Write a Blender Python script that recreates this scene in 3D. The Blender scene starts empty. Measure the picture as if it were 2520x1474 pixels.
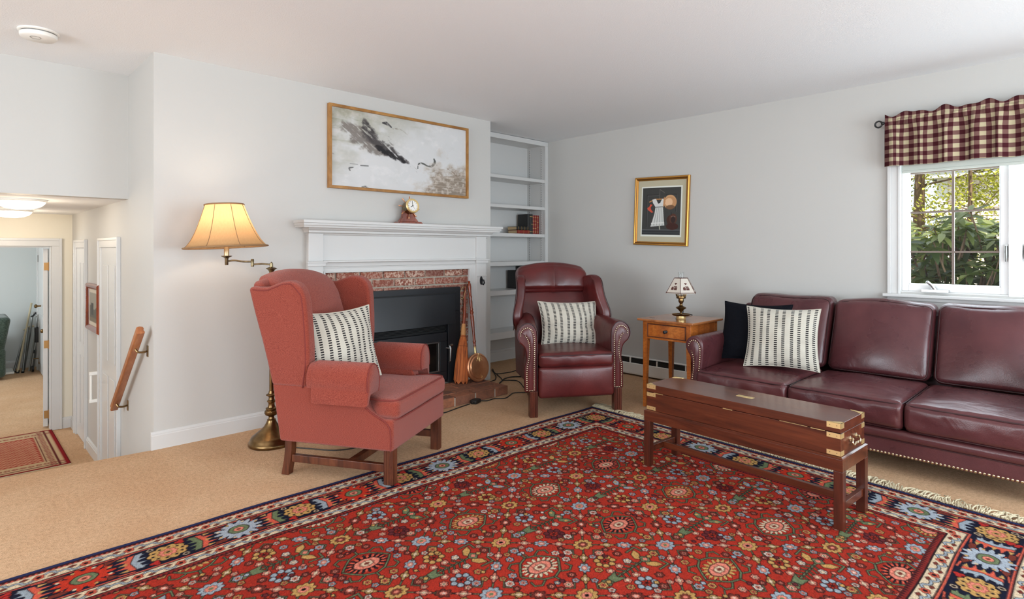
import bpy, bmesh, math, random
import numpy as np
from mathutils import Vector, Matrix, noise as mnoise

random.seed(7)
RNG = np.random.default_rng(11)
SC = bpy.context.scene
COL = SC.collection
PI = math.pi
R = math.radians


# ----------------------------------------------------------------- objects
def tag(o, label=None, cat=None, group=None, kind=None):
    if label:
        o['label'] = label
    if cat:
        o['category'] = cat
    if group:
        o['group'] = group
    if kind:
        o['kind'] = kind
    return o


def thing(name, label, cat, loc=(0, 0, 0), rz=0.0, group=None, rot=None):
    o = bpy.data.objects.new(name, None)
    o.empty_display_size = 0.1
    COL.objects.link(o)
    o.location = loc
    o.rotation_euler = rot if rot else (0, 0, rz)
    return tag(o, label, cat, group)


def copy_tree(o, parent=None):
    c = o.copy()
    COL.objects.link(c)
    if parent is not None:
        c.parent = parent
    for ch in list(o.children):
        copy_tree(ch, c)
    return c


class MB:
    """collects geometry, builds it as one mesh object"""

    def __init__(s):
        s.V = []
        s.F = []

    def add(s, V, F):
        n = len(s.V)
        s.V += [tuple(map(float, v)) for v in V]
        s.F += [tuple(i + n for i in f) for f in F]
        return s

    def box(s, x0, x1, y0, y1, z0, z1):
        V = [(x0, y0, z0), (x1, y0, z0), (x1, y1, z0), (x0, y1, z0), (x0, y0, z1), (x1, y0, z1), (x1, y1, z1), (x0, y1, z1)]
        return s.add(V, [(0, 3, 2, 1), (4, 5, 6, 7), (0, 1, 5, 4), (1, 2, 6, 5), (2, 3, 7, 6), (3, 0, 4, 7)])

    def taper(s, c0, s0, c1, s1):
        """square bar from centre c0 half sizes s0 to c1 half sizes s1 (both horizontal squares)"""
        V = []
        for c, h in ((c0, s0), (c1, s1)):
            for a, b in ((-1, -1), (1, -1), (1, 1), (-1, 1)):
                V.append((c[0] + a * h[0], c[1] + b * h[1], c[2]))
        return s.add(V, [(0, 3, 2, 1), (4, 5, 6, 7), (0, 1, 5, 4), (1, 2, 6, 5), (2, 3, 7, 6), (3, 0, 4, 7)])

    def bar(s, a, b, w, h, up=(0, 0, 1)):
        a = Vector(a); b = Vector(b); d = (b - a).normalized(); up = Vector(up)
        x = d.cross(up).normalized(); z = x.cross(d).normalized()
        V = []
        for p in (a, b):
            for i, j in ((-1, -1), (1, -1), (1, 1), (-1, 1)):
                V.append(p + x * (i * w / 2) + z * (j * h / 2))
        return s.add(V, [(0, 3, 2, 1), (4, 5, 6, 7), (0, 1, 5, 4), (1, 2, 6, 5), (2, 3, 7, 6), (3, 0, 4, 7)][0:0] or
                     [(3, 2, 1, 0), (4, 5, 6, 7), (0, 1, 5, 4), (1, 2, 6, 5), (2, 3, 7, 6), (3, 0, 4, 7)])

    def prism(s, pts, ax, a, b, warp=None):
        """2D outline extruded: ax 'x' pts=(y,z); 'y' pts=(x,z); 'z' pts=(x,y)"""
        def mk(p, t):
            q = {'x': (t, p[0], p[1]), 'y': (p[0], t, p[1]), 'z': (p[0], p[1], t)}[ax]
            return warp(q) if warp else q
        n = len(pts)
        V = [mk(p, a) for p in pts] + [mk(p, b) for p in pts]
        F = [tuple(range(n)), tuple(range(2 * n - 1, n - 1, -1))]
        F += [(i, n + i, n + (i + 1) % n, (i + 1) % n) for i in range(n)]
        return s.add(V, F)

    def loft(s, rings, caps=True, closed=False):
        n = len(rings[0]); m = len(rings)
        V = [p for r in rings for p in r]; F = []
        for i in range(m if closed else m - 1):
            for j in range(n):
                a = i * n + j; b = i * n + (j + 1) % n
                c = ((i + 1) % m) * n + (j + 1) % n; d = ((i + 1) % m) * n + j
                F.append((a, b, c, d))
        if caps and not closed:
            F.append(tuple(range(n - 1, -1, -1)))
            F.append(tuple((m - 1) * n + j for j in range(n)))
        return s.add(V, F)

    def tube(s, path, r, n=8, closed=False, flat=None):
        P = [Vector(p) for p in path]
        m = len(P); rings = []
        rr = r if hasattr(r, '__len__') else [r] * m
        T0 = None; N = None
        for i in range(m):
            if closed:
                t = (P[(i + 1) % m] - P[i - 1]).normalized()
            else:
                t = (P[min(i + 1, m - 1)] - P[max(i - 1, 0)]).normalized()
            if N is None:
                u = Vector((0, 0, 1)) if abs(t.z) < .9 else Vector((1, 0, 0))
                N = (u - t * u.dot(t)).normalized()
            else:
                N = (N - t * N.dot(t))
                N = N.normalized() if N.length > 1e-6 else t.orthogonal().normalized()
            B = t.cross(N)
            f = flat or 1.0
            rings.append([P[i] + (N * math.cos(2 * PI * k / n) * f + B * math.sin(2 * PI * k / n)) * rr[i] for k in range(n)])
        return s.loft(rings, True, closed)

    def lathe(s, prof, n=24, c=(0, 0, 0), cap=True):
        rings = []
        for r, z in prof:
            rings.append([(c[0] + r * math.cos(2 * PI * k / n), c[1] + r * math.sin(2 * PI * k / n), c[2] + z) for k in range(n)])
        return s.loft(rings, cap)

    def sphere(s, c, r, n=10, m=6):
        rr = r if hasattr(r, '__len__') else (r, r, r)
        rings = []
        for i in range(1, m):
            a = PI * i / m
            rings.append([(c[0] + rr[0] * math.sin(a) * math.cos(2 * PI * k / n), c[1] + rr[1] * math.sin(a) * math.sin(2 * PI * k / n), c[2] - rr[2] * math.cos(a)) for k in range(n)])
        return s.loft(rings)

    def grid(s, fn, nu, nv, flip=False):
        V = [fn(i / nu, j / nv) for j in range(nv + 1) for i in range(nu + 1)]
        F = []
        for j in range(nv):
            for i in range(nu):
                a = j * (nu + 1) + i
                f = (a, a + 1, a + nu + 2, a + nu + 1)
                F.append(f[::-1] if flip else f)
        return s.add(V, F)

    def rbox(s, c, h, r, n=10, fn=None):
        """rounded box: centre c, half sizes h, corner radius r, n cuts a side; fn(p, unit) warps"""
        h = Vector(h); c = Vector(c)
        r = min(r, min(h) * .999)
        idx = {}; V = []; F = []
        def ease(t):
            return t

        def vert(q):
            key = (round(q[0], 5), round(q[1], 5), round(q[2], 5))
            if key in idx:
                return idx[key]
            p = Vector((q[0] * h[0], q[1] * h[1], q[2] * h[2]))
            inner = Vector([max(-h[i] + r, min(h[i] - r, p[i])) for i in range(3)])
            d = p - inner
            if d.length > 1e-9:
                p = inner + d.normalized() * r
            p = p + c
            if fn:
                p = Vector(fn(p, q))
            idx[key] = len(V); V.append(p)
            return idx[key]
        # parameter rows concentrated near the edges
        def ts(i, ax):
            k = r / h[ax]
            e = max(2, n // 4)
            if i <= e:
                return -1 + k * (i / e)
            if i >= n - e:
                return 1 - k * ((n - i) / e)
            return -1 + k + (2 - 2 * k) * (i - e) / (n - 2 * e)
        for ax in range(3):
            a, b = [(1, 2), (2, 0), (0, 1)][ax]
            for sg in (-1, 1):
                for i in range(n):
                    for j in range(n):
                        q = []
                        for (ii, jj) in ((i, j), (i + 1, j), (i + 1, j + 1), (i, j + 1)):
                            t = [0, 0, 0]; t[ax] = sg; t[a] = ts(ii, a); t[b] = ts(jj, b)
                            q.append(vert(t))
                        F.append(tuple(q if sg > 0 else q[::-1]))
        return s.add(V, F)

    def build(s, name, mat=None, parent=None, bevel=None, smooth=True, angle=40, sub=0, uv=None, loc=None):
        me = bpy.data.meshes.new(name)
        me.from_pydata(s.V, [], s.F)
        bm = bmesh.new(); bm.from_mesh(me)
        bmesh.ops.recalc_face_normals(bm, faces=bm.faces)
        if bevel:
            w, seg = bevel if hasattr(bevel, '__len__') else (bevel, 3)
            ed = [e for e in bm.edges if len(e.link_faces) == 2 and e.calc_face_angle(0) > R(28)]
            bmesh.ops.bevel(bm, geom=ed, offset=w, segments=seg, affect='EDGES', profile=.5, clamp_overlap=True)
        bm.to_mesh(me); bm.free()
        if smooth:
            me.polygons.foreach_set('use_smooth', [True] * len(me.polygons))
            me.set_sharp_from_angle(angle=R(angle))
        if mat:
            me.materials.append(mat)
        o = bpy.data.objects.new(name, me)
        COL.objects.link(o)
        if parent is not None:
            o.parent = parent
        if loc:
            o.location = loc
        if sub:
            m = o.modifiers.new('sub', 'SUBSURF'); m.levels = sub; m.render_levels = sub
        if bevel:
            m = o.modifiers.new('wn', 'WEIGHTED_NORMAL'); m.keep_sharp = True
        return o


def struct(name, mb, mat, bevel=None, **k):
    o = mb.build(name, mat, None, bevel, **k)
    o['kind'] = 'structure'
    return o


def spline(pts, n=8, closed=False):
    """Catmull-Rom through the points"""
    P = [np.array(p, float) for p in pts]; out = []
    m = len(P)
    rng = range(m) if closed else range(m - 1)
    for i in rng:
        p0 = P[i - 1] if (closed or i > 0) else 2 * P[0] - P[1]
        p1 = P[i]; p2 = P[(i + 1) % m]
        p3 = P[(i + 2) % m] if (closed or i + 2 < m) else 2 * P[-1] - P[-2]
        for k in range(n):
            t = k / n
            out.append(tuple(.5 * ((2 * p1) + (-p0 + p2) * t + (2 * p0 - 5 * p1 + 4 * p2 - p3) * t * t + (-p0 + 3 * p1 - 3 * p2 + p3) * t ** 3)))
    if not closed:
        out.append(tuple(P[-1]))
    return out


def resample(path, step):
    P = [Vector(p) for p in path]; out = [P[0].copy()]; acc = 0
    for a, b in zip(P, P[1:]):
        L = (b - a).length; d = 0
        while acc + (L - d) >= step:
            d += step - acc; acc = 0
            out.append(a + (b - a) * (d / L))
        acc += L - d
    return out


def srgb(r, g, b):
    f = lambda c: c / 12.92 if c <= .04045 else ((c + .055) / 1.055) ** 2.4
    return (f(r / 255), f(g / 255), f(b / 255), 1)


# ---------------------------------------------------------------- materials
class NT:
    def __init__(s, name):
        s.m = bpy.data.materials.new(name)
        s.m.use_nodes = True
        s.t = s.m.node_tree
        s.n = s.t.nodes
        for x in list(s.n):
            s.n.remove(x)
        s.out = s.n.new('ShaderNodeOutputMaterial')

    def node(s, typ, ins=None, **props):
        x = s.n.new(typ)
        for k, v in props.items():
            setattr(x, k, v)
        for k, v in (ins or {}).items():
            s.set(x.inputs[k], v)
        return x

    def set(s, sock, v):
        if isinstance(v, bpy.types.NodeSocket):
            s.t.links.new(v, sock)
        elif isinstance(v, bpy.types.Node):
            s.t.links.new(v.outputs[0], sock)
        else:
            sock.default_value = v

    def obj(s):
        return s.node('ShaderNodeTexCoord').outputs['Object']

    def uv(s):
        return s.node('ShaderNodeTexCoord').outputs['UV']

    def scale(s, vec, sc, rot=(0, 0, 0)):
        return s.node('ShaderNodeMapping', {'Vector': vec, 'Scale': sc, 'Rotation': rot}).outputs[0]

    def noise(s, vec, sc, det=4, rough=.55, dist=0):
        return s.node('ShaderNodeTexNoise', {'Vector': vec, 'Scale': sc, 'Detail': det, 'Roughness': rough, 'Distortion': dist})

    def ramp(s, fac, stops, interp='LINEAR'):
        x = s.node('ShaderNodeValToRGB', {'Fac': fac})
        e = x.color_ramp.elements
        x.color_ramp.interpolation = interp
        while len(e) < len(stops):
            e.new(.5)
        for q, (p, c) in zip(e, stops):
            q.position = p; q.color = c if len(c) == 4 else (*c, 1)
        return x.outputs[0]

    def mix(s, fac, a, b, blend='MIX'):
        x = s.node('ShaderNodeMix', data_type='RGBA', blend_type=blend)
        s.set(x.inputs[0], fac); s.set(x.inputs[6], a); s.set(x.inputs[7], b)
        return x.outputs[2]

    def math(s, op, a, b=0.0, c=None):
        x = s.node('ShaderNodeMath', operation=op)
        s.set(x.inputs[0], a); s.set(x.inputs[1], b)
        if c is not None:
            s.set(x.inputs[2], c)
        return x.outputs[0]

    def bump(s, h, strength=.3, dist=.01, normal=None):
        d = {'Height': h, 'Strength': strength, 'Distance': dist}
        if normal is not None:
            d['Normal'] = normal
        return s.node('ShaderNodeBump', d).outputs[0]

    def bsdf(s, **k):
        names = dict(color='Base Color', rough='Roughness', metal='Metallic', normal='Normal', spec='Specular IOR Level', sheen='Sheen Weight', sheenr='Sheen Roughness', coat='Coat Weight', coatr='Coat Roughness', trans='Transmission Weight', ior='IOR', emit='Emission Color', emits='Emission Strength', sheent='Sheen Tint', alpha='Alpha')
        b = s.node('ShaderNodeBsdfPrincipled', {names[q]: v for q, v in k.items()})
        s.set(s.out.inputs['Surface'], b.outputs[0])
        return b


def plain(name, col, rough=.5, metal=0.0, **k):
    t = NT(name)
    t.bsdf(color=col, rough=rough, metal=metal, **k)
    return t.m


M = {}


def make_materials():
    # paint
    def paint(name, col, rough, sc, st):
        t = NT(name); o = t.obj()
        n = t.noise(o, sc, 3)
        t.bsdf(color=col, rough=rough, normal=t.bump(n.outputs[0], st, .004))
        return t.m
    M['wall'] = paint('wall_paint', srgb(194, 192, 188), .6, 60, .08)
    M['ceil'] = paint('ceiling_paint', srgb(236, 238, 240), .85, 130, .35)
    M['hallwall'] = paint('hall_paint', srgb(226, 218, 200), .6, 60, .08)
    M['farwall'] = paint('far_room_paint', srgb(205, 208, 206), .6, 60, .08)
    M['trim'] = paint('trim_enamel', srgb(206, 205, 203), .32, 25, .03)
    M['vinyl'] = plain('window_vinyl', srgb(240, 240, 240), .35)
    # carpet
    t = NT('carpet'); o = t.obj()
    n1 = t.noise(o, 2.2, 5, .6); n2 = t.noise(o, 200, 3, .75); n3 = t.noise(o, 55, 4, .7)
    c = t.mix(t.ramp(n1.outputs[0], [(.35, (0, 0, 0)), (.68, (1, 1, 1))]), srgb(224, 181, 142), srgb(236, 198, 160))
    c = t.mix(t.ramp(n3.outputs[0], [(.35, (.0, .0, .0)), (.6, (1, 1, 1))]), t.mix(.42, c, srgb(170, 132, 100)), c)
    c = t.mix(t.ramp(n2.outputs[0], [(.32, (0, 0, 0)), (.6, (1, 1, 1))]), t.mix(.42, c, srgb(150, 114, 86)), c)
    b1 = t.bump(n3.outputs[0], .5, .02)
    t.bsdf(color=c, rough=.95, spec=.05, normal=t.bump(n2.outputs[0], .7, .008, b1))
    M['carpet'] = t.m

    # red weave
    def weave(name, base, dark, lite, sc=1.0, sheen=.3):
        t = NT(name); o = t.obj()
        w1 = t.node('ShaderNodeTexWave', {'Vector': o, 'Scale': 95 * sc, 'Distortion': 3.0, 'Detail': 2.0, 'Detail Scale': 2.0}, bands_direction='Z')
        n = t.noise(t.scale(o, (90 * sc, 90 * sc, 220 * sc)), 1.0, 2, .6)
        f = t.math('MULTIPLY', w1.outputs[1], n.outputs[0])
        c = t.ramp(n.outputs[0], [(.3, dark), (.5, base), (.72, lite)])
        c = t.mix(t.math('MULTIPLY', w1.outputs[1], .3), c, dark)
        t.bsdf(color=c, rough=.9, spec=.15, sheen=sheen, normal=t.bump(f, .6, .003))
        return t.m
    M['redfab'] = weave('red_wool_fabric', srgb(158, 67, 49), srgb(112, 40, 31), srgb(182, 94, 74), 2.6, .2)
    M['redpipe'] = plain('red_piping', srgb(120, 46, 40), .9)
    M['greenfab'] = weave('green_fabric', srgb(62, 76, 66), srgb(38, 50, 44), srgb(86, 100, 88), .6)

    def leather(name, base, dark, rough, wr=.5, sc=1.0, coat=.0):
        t = NT(name); o = t.obj()
        n1 = t.noise(o, 3.0 * sc, 4, .6); n2 = t.noise(t.scale(o, (5, 9, 4), (.3, .5, .2)), .8 * sc, 4, .5, .8)
        v = t.node('ShaderNodeTexVoronoi', {'Vector': o, 'Scale': 260.0})
        c = t.mix(t.ramp(n1.outputs[0], [(.3, (0, 0, 0)), (.7, (1, 1, 1))]), dark, base)
        b1 = t.bump(n2.outputs[0], min(1, wr * 4), .02)
        b2 = t.bump(v.outputs[0], .12, .002, b1)
        rr = t.math('MULTIPLY_ADD', n1.outputs[0], .15, rough - .07)
        t.bsdf(color=c, rough=rr, spec=.5, normal=b2, coat=coat, coatr=.25)
        return t.m
    M['leather'] = leather('oxblood_leather', srgb(96, 34, 33), srgb(66, 22, 23), .31, .06)
    M['leathersofa'] = leather('burgundy_sofa_leather', srgb(94, 50, 52), srgb(72, 36, 40), .28, .08)
    M['leatherpipe'] = plain('leather_piping', srgb(52, 22, 25), .4)

    def wood(name, a, b, c, sc, rough, rot=(0, 0, 0), st=(1, 12, 12), coat=.15, tiger=0):
        t = NT(name); o = t.scale(t.obj(), st, rot)
        n = t.noise(o, sc, 6, .62, .6)
        col = t.ramp(n.outputs[0], [(.28, a), (.5, b), (.72, c)])
        if tiger:
            w = t.noise(t.scale(t.obj(), (25, 25, 60)), 1.4, 3, .5, .3)
            col = t.mix(t.ramp(w.outputs[0], [(.42, (0, 0, 0)), (.6, (tiger, tiger, tiger))]), col, a)
        t.bsdf(color=col, rough=rough, coat=coat, coatr=.12, normal=t.bump(n.outputs[0], .04, .002))
        return t.m
    M['mahog'] = wood('mahogany', srgb(46, 20, 11), srgb(84, 38, 22), srgb(110, 55, 32), 1.6, .26, coat=.3)
    M['mahogz'] = wood('mahogany_upright', srgb(50, 20, 12), srgb(80, 34, 21), srgb(104, 48, 30), 1.6, .3, st=(14, 14, 1.2))
    M['walnut'] = wood('dark_chair_leg_wood', srgb(52, 24, 13), srgb(86, 42, 24), srgb(112, 62, 36), 2, .38, st=(12, 12, 2), coat=.05)
    M['maple'] = wood('tiger_maple', srgb(128, 62, 22), srgb(176, 98, 38), srgb(196, 122, 56), 1.5, .3, st=(8, 8, 2), tiger=.45)
    M['mapletop'] = wood('maple_top', srgb(120, 70, 38), srgb(158, 98, 56), srgb(176, 116, 70), 1.5, .24, st=(10, 1.5, 8), coat=.3)
    M['oakrail'] = wood('handrail_oak', srgb(130, 74, 40), srgb(160, 96, 56), srgb(182, 120, 76), 3, .35, st=(12, 2, 3))
    M['cherry'] = wood('turned_handle_wood', srgb(78, 28, 14), srgb(122, 50, 26), srgb(150, 70, 38), 3, .25, st=(8, 8, 2), coat=.3)
    M['goldwood'] = wood('gold_wood_frame', srgb(126, 82, 36), srgb(158, 110, 52), srgb(178, 130, 70), 3, .4, st=(3, 8, 3), coat=0)
    M['gilt'] = plain('gilt_frame', srgb(196, 140, 66), .3, .75)
    M['giltdark'] = plain('dark_gilt_band', srgb(112, 66, 30), .4, .5)  # darker gilt for the groove of the print's frame
    M['brass'] = plain('polished_brass', srgb(246, 218, 156), .34, .85)
    M['hinge'] = plain('hinge_brass', srgb(170, 128, 74), .45, .5)
    M['nail'] = plain('brass_nailhead', srgb(206, 190, 160), .26, 1.0)
    t = NT('antique_brass'); n = t.noise(t.obj(), 14, 4)
    t.bsdf(color=t.ramp(n.outputs[0], [(.3, srgb(96, 74, 46)), (.7, srgb(150, 122, 84))]), metal=1.0, rough=.3)
    M['bronze'] = t.m
    t = NT('lamp_pewter_brass'); n = t.noise(t.obj(), 20, 4)
    t.bsdf(color=t.ramp(n.outputs[0], [(.3, srgb(90, 78, 58)), (.7, srgb(150, 136, 106))]), metal=1.0, rough=.32)
    M['pewter'] = t.m
    t = NT('copper'); n = t.noise(t.obj(), 9, 3)
    t.bsdf(color=t.ramp(n.outputs[0], [(.3, srgb(208, 140, 100)), (.7, srgb(230, 170, 128))]), metal=.8, rough=.32)
    M['copper'] = t.m
    M['chrome'] = plain('chrome', srgb(200, 200, 200), .2, 1.0)
    M['satin'] = plain('satin_steel', srgb(150, 150, 148), .35, 1.0)
    M['black'] = plain('black_paint', srgb(28, 27, 27), .5)
    t = NT('black_cast_iron'); n = t.noise(t.obj(), 40, 4)
    t.bsdf(color=srgb(25, 27, 31), rough=.42, normal=t.bump(n.outputs[0], .08, .003))
    M['iron'] = t.m
    M['irondark'] = plain('firebox_dark', srgb(13, 12, 12), .7)
    M['stoveglass'] = plain('stove_glass', srgb(16, 14, 13), .12)
    M['cord'] = plain('black_cord', srgb(22, 20, 19), .5)
    M['white'] = plain('white_plastic', srgb(238, 236, 230), .4)
    M['paper'] = plain('book_pages', srgb(196, 170, 130), .8)
    M['bkblack'] = plain('black_book_cloth', srgb(28, 26, 24), .45)
    M['bkred'] = plain('red_book_leather', srgb(128, 34, 24), .4)
    M['bkgold'] = plain('gold_tooling', srgb(186, 150, 88), .35, .6)
    M['navy'] = None
    t = NT('navy_quilted_cloth'); o = t.uv()
    v = t.node('ShaderNodeTexVoronoi', {'Vector': t.scale(o, (46, 46, 46)), 'Scale': 1.0})
    t.bsdf(color=srgb(17, 18, 24), rough=.9, spec=.1, normal=t.bump(v.outputs[0], .4, .004))
    M['navy'] = t.m

    # dashed pillow, five pairs of columns of dashes
    t = NT('dashed_pillow_cloth'); uv = t.uv()
    sx = t.node('ShaderNodeSeparateXYZ', {'Vector': uv})
    U, V = sx.outputs[0], sx.outputs[1]
    PAIRS = 4.75
    fu = t.math('FRACT', t.math('MULTIPLY_ADD', U, PAIRS, .2))
    c1 = t.math('LESS_THAN', t.math('ABSOLUTE', t.math('SUBTRACT', fu, .26)), .10)
    c2 = t.math('LESS_THAN', t.math('ABSOLUTE', t.math('SUBTRACT', fu, .72)), .10)
    col = t.math('MAXIMUM', c1, c2)
    dash = t.math('LESS_THAN', t.math('FRACT', t.math('MULTIPLY', V, 31.0)), .55)
    nn = t.noise(uv, 300, 2)
    base = t.mix(nn.outputs[0], srgb(180, 174, 161), srgb(200, 194, 181))
    c = t.mix(t.math('MULTIPLY', col, dash), base, srgb(40, 38, 40))
    t.bsdf(color=c, rough=.9, spec=.1, sheen=.2, normal=t.bump(nn.outputs[0], .3, .002))
    M['dash'] = t.m

    # gingham
    t = NT('gingham_cloth'); uv = t.uv()
    sx = t.node('ShaderNodeSeparateXYZ', {'Vector': uv})
    a = t.math('LESS_THAN', t.math('FRACT', sx.outputs[0]), .5)
    b = t.math('LESS_THAN', t.math('FRACT', sx.outputs[1]), .5)
    k = t.math('MULTIPLY', t.math('ADD', a, b), .5)
    c = t.ramp(k, [(.0, srgb(178, 166, 136)), (.5, srgb(110, 80, 74)), (1.0, srgb(64, 26, 31))], 'CONSTANT')
    e = c.node.color_ramp.elements
    e[1].position = .25; e[2].position = .75
    n = t.noise(uv, 40, 2)
    t.bsdf(color=c, rough=.9, spec=.1, normal=t.bump(n.outputs[0], .25, .002))
    M['gingham'] = t.m

    # brick: one colour an island
    t = NT('fireplace_brick'); o = t.obj()
    g = t.node('ShaderNodeNewGeometry').outputs['Random Per Island']
    n1 = t.noise(o, 55, 4, .7); n2 = t.noise(o, 130, 3, .7)
    base = t.ramp(g, [(0, srgb(104, 56, 46)), (.35, srgb(142, 78, 61)), (.65, srgb(118, 62, 50)), (1, srgb(154, 90, 68))])
    gate = t.ramp(g, [(.15, (.25, .25, .25)), (.6, (1, 1, 1))])
    sp = t.ramp(n1.outputs[0], [(.46, (0, 0, 0)), (.56, (1, 1, 1))])
    c = t.mix(t.math('MULTIPLY', sp, t.math('MULTIPLY', gate, .85)), base, srgb(206, 182, 164))
    c = t.mix(t.ramp(n2.outputs[0], [(.3, (.8, .8, .8)), (.42, (0, 0, 0))]), c, srgb(78, 36, 32))
    t.bsdf(color=c, rough=.85, normal=t.bump(n1.outputs[0], .5, .004))
    M['brick'] = t.m
    t = NT('hearth_brick'); o = t.obj()
    g = t.node('ShaderNodeNewGeometry').outputs['Random Per Island']
    n1 = t.noise(o, 30, 5, .7)
    base = t.ramp(g, [(0, srgb(112, 72, 56)), (.5, srgb(142, 92, 68)), (1, srgb(168, 104, 72))])
    c = t.mix(t.ramp(n1.outputs[0], [(.4, (0, 0, 0)), (.7, (.6, .6, .6))]), base, srgb(86, 58, 48))
    t.bsdf(color=c, rough=.9, normal=t.bump(n1.outputs[0], .4, .004))
    M['hearthbrick'] = t.m
    t = NT('mortar'); n = t.noise(t.obj(), 90, 3)
    t.bsdf(color=t.mix(n.outputs[0], srgb(150, 140, 126), srgb(186, 178, 164)), rough=.95, normal=t.bump(n.outputs[0], .5, .004))
    M['mortar'] = t.m
    # glass
    t = NT('window_glass')
    gl = t.node('ShaderNodeBsdfGlossy', {'Roughness': .02}); tr = t.node('ShaderNodeBsdfTransparent')
    fr = t.node('ShaderNodeFresnel', {'IOR': 1.3})
    mx = t.node('ShaderNodeMixShader', {0: t.math('MULTIPLY', fr.outputs[0], .08), 1: tr.outputs[0], 2: gl.outputs[0]})
    t.set(t.out.inputs['Surface'], mx.outputs[0])
    M['glass'] = t.m
    # lamp shade
    t = NT('lampshade_silk'); n = t.noise(t.scale(t.obj(), (60, 60, 8)), 2, 2)
    cc = t.mix(n.outputs[0], srgb(200, 160, 114), srgb(212, 174, 130))
    d = t.node('ShaderNodeBsdfDiffuse', {'Color': cc}); tl = t.node('ShaderNodeBsdfTranslucent', {'Color': cc})
    mx = t.node('ShaderNodeMixShader', {0: .5, 1: d.outputs[0], 2: tl.outputs[0]})
    t.set(t.out.inputs['Surface'], mx.outputs[0])
    M['shade'] = t.m
    M['shadetrim'] = plain('lampshade_trim', srgb(140, 108, 74), .8)
    t = NT('paper_lampshade')
    d = t.node('ShaderNodeBsdfDiffuse', {'Color': srgb(228, 220, 208)}); tl = t.node('ShaderNodeBsdfTranslucent', {'Color': srgb(228, 220, 208)})
    mx = t.node('ShaderNodeMixShader', {0: .3, 1: d.outputs[0], 2: tl.outputs[0]})
    t.set(t.out.inputs['Surface'], mx.outputs[0])
    M['papershade'] = t.m
    M['stencil'] = plain('brown_stencil', srgb(84, 46, 40), .8)
    # straw
    t = NT('broom_straw'); w = t.noise(t.scale(t.obj(), (75, 75, 3)), 1.5, 3, .6)
    t.bsdf(color=t.ramp(w.outputs[0], [(.3, srgb(112, 50, 20)), (.55, srgb(186, 98, 44)), (.75, srgb(210, 130, 70))]), rough=.75, normal=t.bump(w.outputs[0], .8, .006))
    M['straw'] = t.m
    # vertex painted cloth / prints: the colour attribute is painted by code further down
    def attr(name, rough, sheen=0.0, pile=0.0, spec=.3):
        t = NT(name)
        a = t.node('ShaderNodeAttribute', attribute_name='dye')
        k = dict(color=a.outputs['Color'], rough=rough, sheen=sheen, spec=spec)
        if pile:
            n = t.noise(t.obj(), 420, 3, .7)
            c = t.mix(t.math('MULTIPLY', t.ramp(n.outputs[0], [(.3, (1, 1, 1)), (.6, (0, 0, 0))]), .35), a.outputs['Color'], (.02, .01, .01, 1))
            k['color'] = c
            k['normal'] = t.bump(n.outputs[0], pile, .006)
        t.bsdf(**k)
        return t.m
    M['rug'] = attr('rug_wool', .95, 0, .4, .06)
    M['print'] = attr('printed_paper', .5)
    M['canvas'] = attr('painted_canvas', .7)
    M['fringe'] = plain('rug_fringe_cotton', srgb(196, 182, 152), .9)
    M['mat'] = plain('picture_mat_board', srgb(190, 182, 156), .85)
    M['matwhite'] = plain('mat_bevel_white', srgb(224, 226, 216), .8)
    M['shadefab'] = plain('roller_shade_cloth', srgb(196, 202, 194), .8)
    # lights that glow
    t = NT('dome_light_glass')
    t.bsdf(color=(.9, .88, .82, 1), rough=.4, emit=(1.0, .90, .74, 1), emits=4.0)
    M['dome'] = t.m
    t = NT('lamp_bulb_glow')
    t.bsdf(color=(1, .9, .7, 1), emit=(1, .78, .48, 1), emits=10.0)
    M['bulb'] = t.m
    # garden
    t = NT('rhododendron_leaf')
    g = t.node('ShaderNodeObjectInfo').outputs['Random']
    i = t.node('ShaderNodeNewGeometry').outputs['Random Per Island']
    cc = t.ramp(i, [(0, srgb(50, 66, 30)), (.5, srgb(86, 100, 50)), (1, srgb(132, 138, 78))])
    pb = t.node('ShaderNodeBsdfPrincipled', {'Base Color': cc, 'Roughness': .38})
    tl = t.node('ShaderNodeBsdfTranslucent', {'Color': srgb(150, 170, 60)})
    mx = t.node('ShaderNodeMixShader', {0: .22, 1: pb.outputs[0], 2: tl.outputs[0]})
    t.set(t.out.inputs['Surface'], mx.outputs[0])
    M['leaf'] = t.m
    t = NT('spring_foliage')
    i = t.node('ShaderNodeNewGeometry').outputs['Random Per Island']
    cc = t.ramp(i, [(0, srgb(150, 154, 58)), (.6, srgb(188, 188, 84)), (1, srgb(208, 202, 116))])
    d = t.node('ShaderNodeBsdfDiffuse', {'Color': cc}); tl = t.node('ShaderNodeBsdfTranslucent', {'Color': cc})
    mx = t.node('ShaderNodeMixShader', {0: .45, 1: d.outputs[0], 2: tl.outputs[0]})
    t.set(t.out.inputs['Surface'], mx.outputs[0])
    M['spring'] = t.m
    t = NT('bark'); n = t.noise(t.scale(t.obj(), (14, 14, 3)), 2, 5)
    t.bsdf(color=t.ramp(n.outputs[0], [(.3, srgb(70, 52, 38)), (.7, srgb(142, 116, 88))]), rough=.9, normal=t.bump(n.outputs[0], .8, .02))
    M['bark'] = t.m
    t = NT('shingle_siding'); o = t.obj()
    b = t.node('ShaderNodeTexBrick', {'Vector': t.scale(o, (0, 1, 1), (0, 0, 0)), 'Scale': 1.0, 'Color1': srgb(236, 222, 208), 'Color2': srgb(246, 236, 224), 'Mortar': srgb(150, 128, 110), 'Mortar Size': .01, 'Brick Width': .22, 'Row Height': .16})
    t.m.node_tree.links.new(t.node('ShaderNodeCombineXYZ', {'X': t.node('ShaderNodeSeparateXYZ', {'Vector': o}).outputs[1], 'Y': t.node('ShaderNodeSeparateXYZ', {'Vector': o}).outputs[2]}).outputs[0], b.inputs['Vector'])
    t.bsdf(color=b.outputs[0], rough=.85)
    M['shingle'] = t.m
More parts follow.
